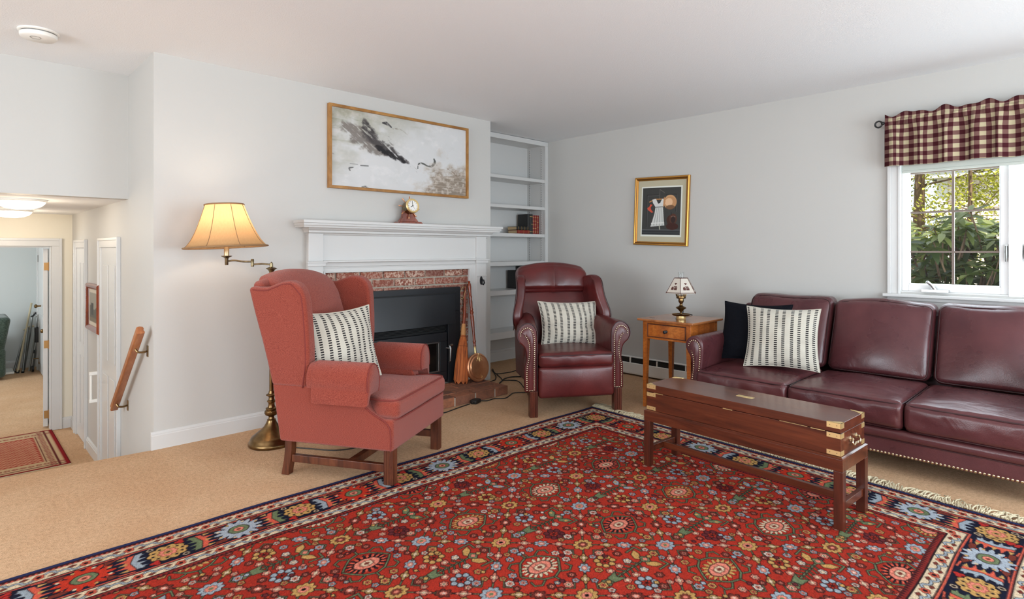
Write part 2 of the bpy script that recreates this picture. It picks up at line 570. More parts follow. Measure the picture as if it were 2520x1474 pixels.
    M['roofgrey'] = plain('asphalt_roof', srgb(120, 118, 120), .9)
    t = NT('garden_soil'); n = t.noise(t.obj(), 3, 6)
    t.bsdf(color=t.ramp(n.outputs[0], [(.3, srgb(66, 60, 34)), (.6, srgb(112, 108, 60)), (.8, srgb(130, 110, 76))]), rough=.95)
    M['soil'] = t.m


make_materials()
# ------------------------------------------------------------------ the room
XR, YF, CZ = 4.863, 4.097, 2.44        # window wall, fireplace wall, ceiling
XL, XB = 0.91, 3.689                   # chimney breast ends
YC = 4.43                              # bookcase front
YS = 4.788                             # soffit over the hall stairs
HZ, HC = -.56, 1.58                    # lower hall floor and ceiling
YH = 7.325                             # hall end wall
YB, XW = -2.1, -3.2                    # unseen back and left walls


def room():
    # floor of the living room, ending at the stair edge in a rounded carpet nosing
    mb = MB()
    edge = lambda x: 4.118 + (.91 - x) * .082
    xs = [XW, -1.0, -.2, .3, .7, XL]
    prof = [(-.55, 0.0), (-.03, 0.0), (-.008, -.006), (0.0, -.022), (0.0, -.19)]
    def f(u, v):
        k = u * (len(xs) - 1); i = min(int(k), len(xs) - 2); x = xs[i] + (xs[i + 1] - xs[i]) * (k - i)
        dy, z = prof[round(v * (len(prof) - 1))]
        return (x, edge(x) + dy if dy > -.5 else 3.5, z)
    mb.grid(f, 30, len(prof) - 1)
    mb.box(XW, XL, YB, 3.5, -.19, 0.0)
    mb.box(XL, XR + .12, YB, YF + .01, -.19, 0.0); mb.box(XL + .12, XR + .12, YF + .01, 4.80, -.19, 0.0)
    struct('floor', mb, M['carpet'])
    mb = MB()
    mb.box(XW, XL, 4.1, YH, HZ - .1, HZ)
    for i in (1, 2):                      # two carpeted treads hidden under the edge
        mb.box(XW, XL, 4.0, 4.21 + .26 * i, HZ, -.187 * i)
    struct('floor_hall', mb, M['carpet'])
    mb = MB(); mb.box(-2.2, 1.2, YH, 11.9, HZ - .1, HZ)
    struct('floor_far_room', mb, M['carpet'])
    # ceilings
    mb = MB(); mb.box(XW - 1.7, XR + .5, YB - 1.2, YS + .1, CZ, CZ + .15)  # slab carried past the walls as an added overhang blocking the sun
    struct('ceiling', mb, M['ceil'])
    mb = MB(); mb.box(XW, XL, YS + .1, YH, HC, HC + .1)
    struct('ceiling_hall', mb, M['ceil'])
    mb = MB(); mb.box(-2.2, 1.2, YH + .1, 11.9, 1.75, 1.85)
    struct('ceiling_far_room', mb, M['ceil'])
    # chimney breast wall with the fireplace opening left whole behind the brick
    mb = MB(); mb.box(XL, XB, YF, 4.83, 0, CZ)
    struct('wall_fireplace', mb, M['wall'])
    # the alcove back wall, and the hall wall running on from the breast
    mb = MB(); mb.box(XB, XR, 4.73, 4.83, 0, CZ)
    struct('wall_alcove', mb, M['wall'])
    mb = MB(); mb.box(XL, XL + .1, 4.83, YH + .1, HZ, CZ); mb.box(XL, XL + .1, 4.12, 4.83, HZ, 0)
    struct('wall_hall', mb, M['wall'])
    mb = MB(); mb.box(XW, XL, YS, YS + .1, HC, CZ)
    struct('wall_soffit', mb, M['wall'])
    # hall end wall with a door opening
    mb = MB()
    mb.box(.745, XL, YH, YH + .1, HZ, 1.9); mb.box(-.08, .745, YH, YH + .1, 1.262, 1.9); mb.box(XW, -.08, YH, YH + .1, HZ, 1.9)
    struct('wall_hall_end', mb, M['hallwall'])
    mb = MB(); mb.box(XW - .1, XW, 4.1, YH + .1, HZ, CZ)
    struct('wall_hall_side', mb, M['hallwall'])
    # far room
    mb = MB(); mb.box(-2.2, 1.2, 11.5, 11.6, HZ, 1.75); mb.box(-2.3, -2.2, YH + .1, 11.6, HZ, 1.75)
    mb.box(.985, 1.08, YH + .1, 11.5, HZ, 1.75)
    struct('wall_far_room', mb, M['farwall'])
    # window wall with its opening
    wy0, wy1, wz0, wz1 = -.19, 1.06, .925, 2.06
    mb = MB()
    a, b = XR, XR + .12
    mb.box(a, b, YB, wy0, 0, CZ); mb.box(a, b, wy1, 4.83, 0, CZ); mb.box(a, b, wy0, wy1, 0, wz0); mb.box(a, b, wy0, wy1, wz1, CZ)
    struct('wall_right', mb, M['wall'])
    # unseen wall behind the camera and left wall, window openings added for light
    mb = MB()
    W = [(-1.6, .9), (2.0, 4.2)]
    xs = [XW] + [v for w in W for v in w] + [XR + .12]
    for i in range(0, len(xs), 2):
        mb.box(xs[i], xs[i + 1], YB - .12, YB, 0, CZ)
    for x0, x1 in W:
        mb.box(x0, x1, YB - .12, YB, 0, .45); mb.box(x0, x1, YB - .12, YB, 2.1, CZ)
    struct('wall_back', mb, M['wall'])
    mb = MB(); mb.box(XW - .12, XW, YB, .5, 0, CZ); mb.box(XW - .12, XW, 3.7, 4.2, 0, CZ); mb.box(XW - .12, XW, .5, 3.7, 0, .5); mb.box(XW - .12, XW, .5, 3.7, 2.15, CZ)
    struct('wall_left', mb, M['wall'])
    # baseboards
    def base(name, pts, h=.1, m='trim', z=0.0):
        """pts: two (x,y); room lies to the left of the run"""
        (x0, y0), (x1, y1) = pts
        d = Vector((x1 - x0, y1 - y0, 0)); L = d.length; d /= L
        n = Vector((-d.y, d.x, 0))
        prof = [(0, 0), (.016, 0), (.016, h * .78), (.012, h * .82), (.012, h * .88), (.006, h * .97), (0, h)]
        mb = MB()
        mb.loft([[Vector((x0, y0, z)) + d * t + n * p + Vector((0, 0, q)) for p, q in prof] for t in (0, L)])
        return struct(name, mb, M[m], smooth=False)
    base('baseboard_fireplace', ((1.87, YF), (XL - .016, YF)), .108)
    base('baseboard_alcove', ((XR, 4.73), (XB, 4.73)), .13)
    base('baseboard_hall_end', ((XL, YH), (.825, YH)), .11, z=HZ)
    base('baseboard_hall', ((XL, 5.85), (XL, 6.42)), .11, z=HZ)
    base('baseboard_hall_corner', ((XL, 7.08), (XL, YH)), .11, z=HZ)
    base('baseboard_far_room', ((.985, 11.5), (-2.2, 11.5)), .12, z=HZ)
    # small paint blemishes: two wall anchors
    mb = MB()
    for x, y, z in ((.178, YS - .001, 2.075), (.182, YS - .001, 2.055)):
        mb.sphere((x, y, z), (.008, .004, .008), 6, 4)
    struct('trim_wall_anchor', mb, M['satin'])


def casing(mb, x, y0, y1, z0, z1, w=.075, t=.018, sgn=-1):
    """flat stepped casing on a wall plane x, around an opening y0..y1 up to z1"""
    e = .0015
    for a, b, c, d in ((y0 - w + e, y0, z0, z1), (y1, y1 + w - e, z0, z1), (y0 - w + e, y1 + w - e, z1, z1 + w - e)):
        mb.box(min(x, x + sgn * t), max(x, x + sgn * t), a, b, c, d)
    for a, b, c, d in ((y0 - w, y0 - w + .022, z0, z1 + w), (y1 + w - .022, y1 + w, z0, z1 + w), (y0 - w + .022, y1 + w - .022, z1 + w - .022, z1 + w)):
        mb.box(min(x, x + sgn * (t + .009)), max(x, x + sgn * (t + .009)), a, b, c, d)


def doors():
    # two doors in the hall wall
    for name, y0, y1, z1 in (('door_1', 5.11, 5.73, 1.245), ('door_2', 6.50, 6.99, 1.245)):
        mb = MB(); casing(mb, XL, y0, y1, HZ, z1)
        fr = struct(name, mb, M['trim'], .003)
        mb = MB(); mb.box(XL - .006, XL + .004, y0, y1, HZ + .01, z1)
        for a, b in ((HZ + .15, HZ + .8), (HZ + .92, z1 - .14)):
            for c, d in ((y0 + .09, (y0 + y1) / 2 - .04), ((y0 + y1) / 2 + .04, y1 - .09)):
                mb.box(XL - .012, XL - .006, c, d, a, b)
        mb.build('door_leaf', M['trim'], fr, .003)
        mb = MB(); mb.box(XL - .010, XL - .004, y0 + .004, y0 + .03, .1, .2)
        mb.build('strike_plate', M['brass'], fr)
    # end door: opening in the hall end wall, leaf swung into the far room
    mb = MB()
    y = YH
    for x0, x1, z0, z1 in ((.745, .825, HZ, 1.262), (-.16, -.08, HZ, 1.262), (-.16, .825, 1.262, 1.34)):
        mb.box(x0, x1, y - .018, y, z0, z1)
    mb.box(.803, .826, y - .027, y - .018, HZ, 1.341); mb.box(-.16, .803, y - .027, y - .018, 1.318, 1.341)
    mb.box(.733, .745, y, y + .1, HZ, 1.262); mb.box(-.08, -.068, y, y + .1, HZ, 1.262); mb.box(-.068, .733, y, y + .1, 1.25, 1.262)
    fr = struct('door_3', mb, M['trim'], .003)
    mb = MB(); mb.box(-.044, -.006, .0, .755, HZ + .02, 1.24)
    leaf = mb.build('door_leaf', M['trim'], fr, .003, loc=(.732, y + .104, 0))
    leaf.rotation_euler = (0, 0, R(-11))
    for z in (1.06, .28, -.42):
        mb = MB(); mb.box(-.036, .0, -.006, .001, z - .038, z + .038)
        mb.tube([(.002, -.006, z - .045), (.002, -.006, z + .045)], .006, 8)
        mb.build('hinge', M['hinge'], leaf)
    # closet doors at the right of the far room
    mb = MB(); casing(mb, .985, 9.55, 11.1, HZ, 1.42)
    fr = struct('door_4', mb, M['trim'], .003)
    for a, b in ((9.56, 10.32), (10.34, 11.09)):
        mb = MB(); mb.box(.972, .984, a, b, HZ + .01, 1.41)
        for c, d in ((HZ + .15, HZ + .85), (HZ + 1.0, 1.28)):
            mb.box(.966, .972, a + .1, b - .1, c, d)
        mb.build('door_leaf', M['trim'], fr, .003)
    for yy, z in ((10.75, .42), (9.98, .14)):
        mb = MB()
        mb.tube([(.972, yy, z), (.93, yy, z)], .012, 10); mb.sphere((.915, yy, z), (.022, .028, .028), 12, 8); mb.lathe([(.03, 0), (.03, .004)], 12, (.97, yy, z))
        mb.build('door_knob', M['bronze'], fr)
    for z in (1.1, .22):
        mb = MB(); mb.box(.962, .972, 11.06, 11.1, z - .05, z + .05)
        mb.build('hinge', M['satin'], fr)
    mb = MB(); mb.tube([(.97, 10.95, -.36), (.9, 10.95, -.36)], .008, 8); mb.tube([(.97, 10.95, -.36), (.97, 10.95, -.44)], .008, 8)
    mb.build('door_lever', M['bronze'], fr)


def window():
    y0, y1, z0, z1 = -.19, 1.06, .925, 2.06
    mb = MB()
    w = .078
    for a, b, c, d in ((y1 - .012, y1 + w - .0135, .915, z1), (y0 - w + .0015, y0 + .012, .915, z1), (y0 - w + .0015, y1 + w - .0135, z1 - .01, z1 + w)):
        mb.box(XR - .018, XR, a, b, c, d)
    for a, b, c, d in ((y1 + w - .035, y1 + w - .012, .915, z1 + w), (y0 - w, y0 - w + .023, .915, z1 + w)):
        mb.box(XR - .028, XR - .018, a, b, c, d)
    mb.box(XR - .024, XR - .018, y1 - .012, y1 + .004, .915, z1)
    for a, b, c, d in ((y1 - .014, y1, z0, z1), (y0, y0 + .014, z0, z1), (y0, y1, z1 - .014, z1), (y0, y1, z0, z0 + .012)):
        mb.box(XR, XR + .11, a, b, c, d)
    win = struct('window_1', mb, M['trim'], .003)
    # stool and apron
    mb = MB(); mb.box(XR - .062, XR + .03, y0 - w - .02, y1 + w + .012, .893, .916)
    mb.build('window_stool', M['trim'], win, (.006, 3))
    mb = MB()
    prof = [(0, .893), (.022, .893), (.022, .872), (.014, .862), (.014, .826), (.024, .815), (.024, .80), (.012, .79), (0, .79)]
    mb.loft([[(XR - p, yy, q) for p, q in prof] for yy in (y0 - w, y1 + w - .012)])
    mb.build('window_apron', M['trim'], win, smooth=False)
    # mullion and two casement sashes
    ym = .43
    mb = MB(); mb.box(XR - .004, XR + .09, ym - .034, ym + .034, z0, z1)
    mb.build('mullion', M['vinyl'], win, .004)
    for a, b in ((ym + .034, y1 - .014), (y0 + .014, ym - .034)):
        fw = .04
        x0, x1 = XR + .02, XR + .062
        zz0, zz1 = z0 + .012, z1 - .014
        mb = MB()
        mb.box(x0, x1, a, a + fw, zz0, zz1); mb.box(x0, x1, b - fw, b, zz0, zz1)
        mb.box(x0, x1, a + fw, b - fw, zz0, zz0 + .045); mb.box(x0, x1, a + fw, b - fw, zz1 - .045, zz1)
        g = .008
        for c, d, e, f in ((a + fw, a + fw + g, zz0 + .045, zz1 - .045), (b - fw - g, b - fw, zz0 + .045, zz1 - .045), (a + fw, b - fw, zz0 + .045, zz0 + .045 + g), (a + fw, b - fw, zz1 - .045 - g, zz1 - .045)):
            mb.box(x0 + .012, x1 - .01, c, d, e, f)
        s = mb.build('window_sash', M['vinyl'], win, .003)
        mb = MB(); mb.box(x0 + .022, x0 + .026, a + fw, b - fw, zz0 + .045, zz1 - .045)
        mb.build('window_pane', M['glass'], s)
        mb = MB()
        yc = (a + b) / 2
        mb.box(x0 + .016, x0 + .034, yc - .007, yc + .007, zz0 + .04, zz1 - .04)
        for z in (1.212, 1.488, 1.765):
            mb.box(x0 + .018, x0 + .032, a + fw - .005, b - fw + .005, z - .006, z + .006)
        mb.build('muntin_grid', plain('muntin_taupe', srgb(120, 104, 94), .5), s)
        # lock lever beside the mullion
        yl = a + .012 if a > .2 else b - .012
        mb = MB(); mb.box(x0 - .012, x0, yl - .008, yl + .008, 1.17, 1.26)
        mb.tube([(x0 - .016, yl, 1.25), (x0 - .024, yl, 1.2), (x0 - .018, yl, 1.15)], [.007, .007, .005], 8)
        mb.build('window_latch', M['satin'], s)
    mb = MB()
    mb.box(XR - .03, XR + .02, .77, .92, .937, .952)
    mb.tube([(XR - .005, .85, .95), (XR - .012, .87, .985), (XR - .018, .885, 1.0)], [.014, .011, .009], 8)
    mb.sphere((XR - .03, .885, 1.003), .011, 8, 6)
    mb.build('crank_handle', M['chrome'], win)
    # roller shade
    t = thing('roller_shade', 'pale roller shade pulled slightly down behind the checked valance', 'blind', (XR - .012, .435, 2.0))
    mb = MB(); mb.box(-.003, 0, -.60, .60, -.222, .02); mb.build('shade_cloth', M['shadefab'], t)
    mb = MB(); mb.box(-.009, .003, -.60, .60, -.235, -.218); mb.build('hem_bar', M['shadefab'], t, .003)
    mb = MB(); mb.tube([(.0, -.6, .03), (.0, .6, .03)], .018, 12); mb.build('roller_tube', M['white'], t)
    # rod and gathered checked valance
    xr = XR - .085
    t = thing('curtain_rod', 'black curtain rod with ring finial above the window', 'curtain rod', (xr, .435, 2.124))
    mb = MB(); mb.tube([(0, -.72, 0), (0, .70, 0)], .008, 10); mb.build('rod', M['black'], t)
    for s_ in (1, -1):
        mb = MB()
        c = .73 if s_ > 0 else -.75
        mb.tube([(0, c + .022 * math.cos(k * PI / 8), -.003 + .022 * math.sin(k * PI / 8)) for k in range(16)], .006, 8, True)
        mb.sphere((0, c - s_ * .026, 0), .012, 10, 6)
        mb.build('finial', M['black'], t)
        mb = MB(); mb.bar((.08, c - s_ * .045, -.01), (0, c - s_ * .045, -.01), .014, .02); mb.box(.076, .085, c - s_ * .045 - .012, c - s_ * .045 + .012, -.05, .03)
        mb.build('rod_bracket', M['black'], t)
    # valance
    V = []
    nu, nv = 420, 44
    ph = [random.uniform(0, 6) for _ in range(8)]
    def surf(u, v, off=0.0):
        y = 1.125 - u * 1.38
        s = u * 1.38
        z = 2.178 - v * .366
        body = 0 if z > 2.14 else min(1, (2.14 - z) / .12)
        amp = .010 + .016 * body
        w = math.sin(s * 44 + ph[0] + .9 * math.sin(s * 9 + ph[1])) * .6 + math.sin(s * 23 + ph[2]) * .5
        x = xr + amp * w * (1 if z < 2.10 else .6) - .004
        if z < 2.142 and z > 2.10:      # rod pocket
            x = xr - .011 + .004 * math.sin(s * 120 + ph[3]) + .3 * amp * w * .3
        top = max(0, (z - 2.145) / .033)
        z2 = z + top * (.011 * math.sin(s * 31 + ph[4]) + .008 * math.sin(s * 53 + ph[5]))
        z2 += (.003 * math.sin(s * 15 + ph[6])) * body
        yy = y + .010 * math.sin(s * 46 + ph[7]) * body
        if u == 0:
            x += .02 * 0
        return (x + off, yy, z2)
    mb = MB()
    mb.grid(lambda u, v: surf(u, v), nu, nv)
    o = mb.build('checked_valance', M['gingham'])
    me = o.data
    uvl = me.uv_layers.new(name='UVMap')
    co = np.empty(len(me.vertices) * 3); me.vertices.foreach_get('co', co); co = co.reshape(-1, 3)
    vi = np.empty(len(me.loops), int); me.loops.foreach_get('vertex_index', vi)
    iu = vi % (nu + 1); iv = vi // (nu + 1)
    u = iu / nu * 1.38 * 1.25; v = iv / nv * .375
    uvl.data.foreach_set('uv', np.stack([u / .058, v / .058 + .1], 1).ravel())
    m = o.modifiers.new('thick', 'SOLIDIFY'); m.thickness = .002
    tag(o, 'burgundy and cream checked valance gathered on the rod over the window', 'curtain')


room(); doors(); window()
# ------------------------------------------------------------------ fireplace wall
def brick_wall(mb, mo, ax, rect, course, blen, joint, depth, jit, off=0, fn=None):
    pass


def fireplace():
    t = thing('fireplace', 'white panelled fireplace mantel around red brick with a low brick hearth', 'fireplace', (2.70, YF, 0))
    X = lambda x: x - 2.70          # local coordinates: y negative towards the room
    # cornice: mantel shelf with stepped mouldings, mitred ends
    def mould(prof, x0, x1, left=True, right=True):
        """prof: list of (projection, z); returns loft that returns at the ends"""
        rings = []
        path = []
        mb = MB()
        secs = []
        if left:
            secs.append(lambda p: (X(x0) - p * .5, .0))
        secs.append(lambda p: (X(x0) - (p * .5 if left else 0), -p - .0))
        secs.append(lambda p: (X(x1) + (p * .5 if right else 0), -p - .0))
        if right:
            secs.append(lambda p: (X(x1) + p * .5, .0))
        mb.loft([[(*f(p), z) for p, z in prof] for f in secs])
        return mb
    shelf = [(0, 1.437), (.175, 1.437), (.175, 1.419), (.160, 1.417), (.160, 1.402), (.150, 1.398), (.148, 1.386), (0, 1.386)]
    mould(shelf, 1.872, 3.600, True, True).build('mantel_shelf', M['trim'], t, smooth=False)
    crown = [(0, 1.386), (.112, 1.386), (.100, 1.372), (.085, 1.366), (.085, 1.352), (.062, 1.346), (.058, 1.338), (.050, 1.334), (0, 1.334)]
    mould(crown, 1.905, 3.575, True, True).build('crown_moulding', M['trim'], t, smooth=False)
    # frieze board with the opening below
    mb = MB()
    mb.box(X(1.88), X(3.60), -.045, 0, 1.09, 1.386)
    mb.box(X(1.88), X(2.003), -.045, 0, .0, 1.09); mb.box(X(3.392), X(3.60), -.045, 0, .0, 1.09); mb.box(X(2.003), X(3.392), -.045, 0, 1.057, 1.09)
    mb.build('frieze_board', M['trim'], t, .002)
    # pilasters, each with a raised panel edge and a block
    for a, b in ((1.869, 1.982), (3.462, 3.575)):
        mb = MB()
        mb.box(X(a), X(b), -.066, -.045, 0, 1.345)
        p = mb.build('pilaster', M['trim'], t, .002)
        mb = MB()
        z0, z1 = 1.106, 1.142
        mb.box(X(a) - .012, X(b) + .012, -.084, -.066, z0, z1); mb.box(X(a) - .02, X(b) + .02, -.094, -.066, z1 - .012, z1)
        mb.build('pilaster_block', M['trim'], p, .003)
        mb = MB(); mb.box(X(a) - .008, X(b) + .004, -.074, -.066, .985, .995)
        mb.build('pilaster_necking', M['trim'], p, .002)
    mb = MB()
    prof = [(.045, 1.098), (.056, 1.101), (.058, 1.118), (.062, 1.128), (.078, 1.134), (.078, 1.146), (.045, 1.148)]
    mb.loft([[(X(x), -p_, z) for p_, z in prof] for x in (1.982, 3.462)])
    mb.build('architrave_moulding', M['trim'], t, smooth=False)
    # bead round the brick opening
    mb = MB()
    mb.box(X(1.993), X(2.0055), -.052, -.003, 0, 1.067); mb.box(X(3.3895), X(3.402), -.052, -.003, 0, 1.067); mb.box(X(2.0055), X(3.3895), -.052, -.003, 1.0545, 1.067)
    mb.build('opening_bead', M['trim'], t, .002)
    # brick facing, bricks as islands in one mesh, mortar bed behind
    mb = MB(); mb.box(X(2.003), X(3.392), -.018, -.001, 0, 1.057)
    bf = mb.build('brick_facing', M['mortar'], t)
    mb = MB()
    ch, bl, j = .0665, .205, .011
    nrow = 16
    for r in range(nrow):
        z1 = 1.052 - r * ch; z0 = z1 - (ch - j)
        if z0 < 0:
            z0 = 0.0
        x = 2.003 - (.0 if r % 2 else .105)
        while x < 3.392:
            a, b = max(x, 2.007), min(x + bl - j, 3.388)
            skip = (b < 3.20 and a > 2.16 and z1 < .86)
            if b - a > .02 and not skip:
                d = random.uniform(-.003, .003)
                mb.box(X(a), X(b), -.030 + d, -.016, z0, z1)
            x += bl
    mb.build('brick_courses', M['brick'], bf, (.004, 2), smooth=False)
    # hearth
    hx0, hx1, hy = 1.90, 3.425, -.515
    mb = MB(); mb.box(X(hx0) + .004, X(hx1) - .004, hy + .004, -.10, 0, .066)
    h = mb.build('hearth', M['mortar'], t)
    mb = MB()
    # header row laid at the front edge and two rows behind in running bond
    def slab(x0, x1, y0, y1):
        d = random.uniform(-.002, .002)
        mb.box(X(x0), X(x1), y0, y1, 0.0, .074 + d)
    rows = [(hy, hy + .205, .198, 0.0), (hy + .216, hy + .31, .216, .1), (hy + .321, hy + .415, .216, .0)]
    rows = [(hy, hy + .10, .212, 0.06), (hy + .111, hy + .211, .212, .16), (hy + .222, hy + .322, .212, .05), (hy + .333, hy + .42, .212, .12)]
    for y0, y1, L, o in rows:
        x = hx1
        first = True
        while x > hx0 + .02:
            l = (L - o if first else L); first = False
            a = max(hx0, x - l + .011)
            if x - a > .03:
                slab(a, x, y0, y1)
            x -= l
    mb.build('hearth_bricks', M['hearthbrick'], h, (.005, 2), smooth=False)
    # iron hook hanging on the right pilaster
    mb = MB()
    c = (X(3.515), -.067, .945)
    mb.lathe([(.001, 0), (.02, 0), (.018, .004)], 14, (0, 0, 0))
    mb.V = [(c[0] + v[0] * .9, c[1] - v[2], c[2] + v[1] * 2.0) for v in mb.V]
    mb.tube([(c[0], c[1] - .004, c[2] + .01), (c[0], c[1] - .035, c[2] + .005), (c[0], c[1] - .045, c[2] - .02), (c[0], c[1] - .03, c[2] - .035), (c[0] + .0, c[1] - .012, c[2] - .03)], [.006, .006, .007, .007, .005], 8)
    mb.build('iron_hook', M['iron'], t)


def insert():
    t = thing('fireplace_insert', 'black cast iron fireplace insert with glass door set in the brick opening', 'fireplace insert', (2.70, YF - .030, .0751))
    X = lambda x: x - 2.70
    x0, x1, H = 2.13, 3.268, .825
    # surround: a plate with the stove front recessed inside it
    mb = MB()
    ix0, ix1, iz1 = 2.262, 3.136, .615
    mb.box(X(x0), X(x1), -.040, .0, iz1, H); mb.box(X(x0), X(ix0), -.040, 0, 0, iz1); mb.box(X(ix1), X(x1), -.040, 0, 0, iz1)
    mb.build('surround_panel', M['iron'], t, (.004, 2))
    mb = MB()   # curved canopy above the door
    def f(u, v):
        x = X(2.20) + u * (3.20 - 2.20)
        k = 4 * (u - .5) ** 2
        return (x, -.046 - .045 * (1 - k) * v - .012 * v, .765 - v * .255 - .0 * k)
    mb.grid(f, 24, 4)
    mb.loft([[(X(2.20) + (3.20 - 2.20) * i / 24, -.042, .765), (X(2.20) + i / 24, -.058 - .045 * (1 - 4 * (i / 24 - .5) ** 2), .510), (X(2.20) + i / 24, -.040, .505), (X(2.20) + i / 24, -.040, .76)] for i in range(25)])
    mb.build('canopy', M['iron'], t, angle=35)
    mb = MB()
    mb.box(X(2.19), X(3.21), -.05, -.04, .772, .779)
    mb.build('dark_strip', M['irondark'], t)  # thin dark strip across the plate above the canopy
    mb = MB(); mb.box(X(ix0), X(ix1), -.005, .02, 0, iz1)
    mb.build('firebox', M['irondark'], t)
    # air grille and door
    mb = MB()
    for i in range(5):
        z = .455 + i * .011
        mb.box(X(ix0) + .02, X(ix1) - .02, -.030, -.012, z, z + .004)
    mb.build('air_grille', M['irondark'], t)
    mb = MB()
    dx0, dx1, dz0, dz1 = 2.275, 3.105, .03, .44
    w = .075
    for a, b, c, d in ((dx0, dx1, dz1 - w, dz1), (dx0, dx1, dz0, dz0 + w), (dx0, dx0 + w, dz0 + w, dz1 - w), (dx1 - w, dx1, dz0 + w, dz1 - w)):
        mb.box(X(a), X(b), -.058, -.010, c, d)
    door = mb.build('stove_door', M['iron'], t, (.004, 2))
    mb = MB(); g = .012
    for a, b, c, d in ((dx0 + w, dx1 - w, dz1 - w - g, dz1 - w), (dx0 + w, dx1 - w, dz0 + w, dz0 + w + g), (dx0 + w, dx0 + w + g, dz0 + w + g, dz1 - w - g), (dx1 - w - g, dx1 - w, dz0 + w + g, dz1 - w - g)):
        mb.box(X(a), X(b), -.054, -.03, c, d)
    mb.build('glass_bead', M['satin'], door, .002)
    mb = MB(); mb.box(X(dx0 + w), X(dx1 - w), -.036, -.030, dz0 + w, dz1 - w)
    mb.build('door_glass', M['stoveglass'], door)
    mb = MB(); mb.tube([(X(3.125), -.062, .18), (X(3.125), -.075, .19), (X(3.125), -.082, .30), (X(3.125), -.07, .325)], .008, 8)
    mb.tube([(X(3.09), -.062, .305), (X(3.125), -.075, .30)], .005, 8); mb.tube([(X(3.118), -.082, .33), (X(3.145), -.082, .33)], .010, 8)
    mb.build('door_handle', M['satin'], door)
    # side panel stepping forward at the right, mirrored at the left
    for a, b in ((3.12, 3.205), (2.195, 2.26)):
        mb = MB(); mb.box(X(a), X(b), -.056, -.01, .0, .55)
        mb.build('side_panel', M['iron'], t, (.004, 2))


def bookcase():
    t = thing('bookcase', 'white built-in bookcase with open shelves in the alcove beside the fireplace', 'bookcase', ((XB + XR) / 2, 4.73, 0))
    cx = (XB + XR) / 2
    X = lambda x: x - cx
    x0, x1 = XB + .001, XR - .001
    yf = -.30                         # front of the frame
    mb = MB(); mb.box(X(x0), X(x1), -.015, -.001, .30, 2.42)
    mb.build('back_panel', M['trim'], t)
    for a, b in ((x0, x0 + .02), (x1 - .045, x1)):
        mb = MB(); mb.box(X(a), X(b), yf + .02, -.015, 0.14 if a < 4 else 0.14, 2.40)
        mb.build('side_panel', M['trim'], t)
    mb = MB()
    mb.box(X(x1) - .045, X(x1), yf, yf + .02, .0, 2.385); mb.box(X(x0), X(x0) + .03, yf, yf + .02, .0, 2.385)
    mb.box(X(x0), X(x1), yf, yf + .02, 2.385, 2.435)
    mb.build('face_frame', M['trim'], t, .002)
    mb = MB(); mb.box(X(x0), X(x1), yf + .0205, -.001, 2.395, 2.415)
    mb.build('top_panel', M['trim'], t)
    for z, th in ((2.01, .034), (1.704, .034), (1.402, .036), (1.101, .042), (.802, .05), (.366, .07)):
        mb = MB(); mb.box(X(x0) + .021, X(x1) - .046, yf + .008, -.016, z - th, z)
        mb.build('shelf', M['trim'], t, .002)
    for y in (yf + .06, -.06):
        for xs, sg in ((X(x1) - .046, -1), (X(x0) + .021, 1)):
            mb = MB(); mb.box(min(xs, xs + sg * .003), max(xs, xs + sg * .003), y - .009, y + .009, .40, 2.37)
            s = mb.build('shelf_standard', M['trim'], t)
            mb = MB()
            for i in range(98):
                z = .41 + i * .02
                mb.box(min(xs + sg * .003, xs + sg * .0036), max(xs + sg * .003, xs + sg * .0036), y - .004, y + .004, z, z + .008)
            mb.build('slot_row', M['black'], s, smooth=False)


def book(name, label, loc, rz, w, h, d, cover, spine_bands=0, flat=False, group=None):
    """book standing: width w along x, spine towards -y, depth d, height h"""
    t = thing(name, label, 'book', loc, 0, group, rot=(0, 0, rz) if not flat else (0, R(-90), rz))
    c = .003
    mb = MB()
    mb.box(-w / 2, -w / 2 + c, -d / 2 + .004, d / 2, 0, h); mb.box(w / 2 - c, w / 2, -d / 2 + .004, d / 2, 0, h)
    n = 6
    ring = [(-w / 2 * math.cos(PI * i / n), -d / 2 + .004 - .006 * math.sin(PI * i / n)) for i in range(n + 1)] + [(w / 2, -d / 2 + .008), (-w / 2, -d / 2 + .008)]
    mb.prism(ring, 'z', 0, h)
    cv = mb.build('cover', cover, t, angle=50)
    mb = MB(); mb.box(-w / 2 + c, w / 2 - c, -d / 2 + .008, d / 2 - .004, .003, h - .003)
    mb.build('page_block', M['paper'], t)
    if spine_bands:
        for i in range(spine_bands):
            mb = MB()
            z = h * (.12 + .76 * i / max(1, spine_bands - 1))
            ring2 = [(p[0] * 1.02, p[1] - .0006) for p in ring[:n + 1]] + [(w / 2 * .9, -d / 2 + .006), (-w / 2 * .9, -d / 2 + .006)]
            mb.prism(ring2, 'z', z - .002, z + .002)
            mb.build('gold_band', M['bkgold'], cv)
    return t


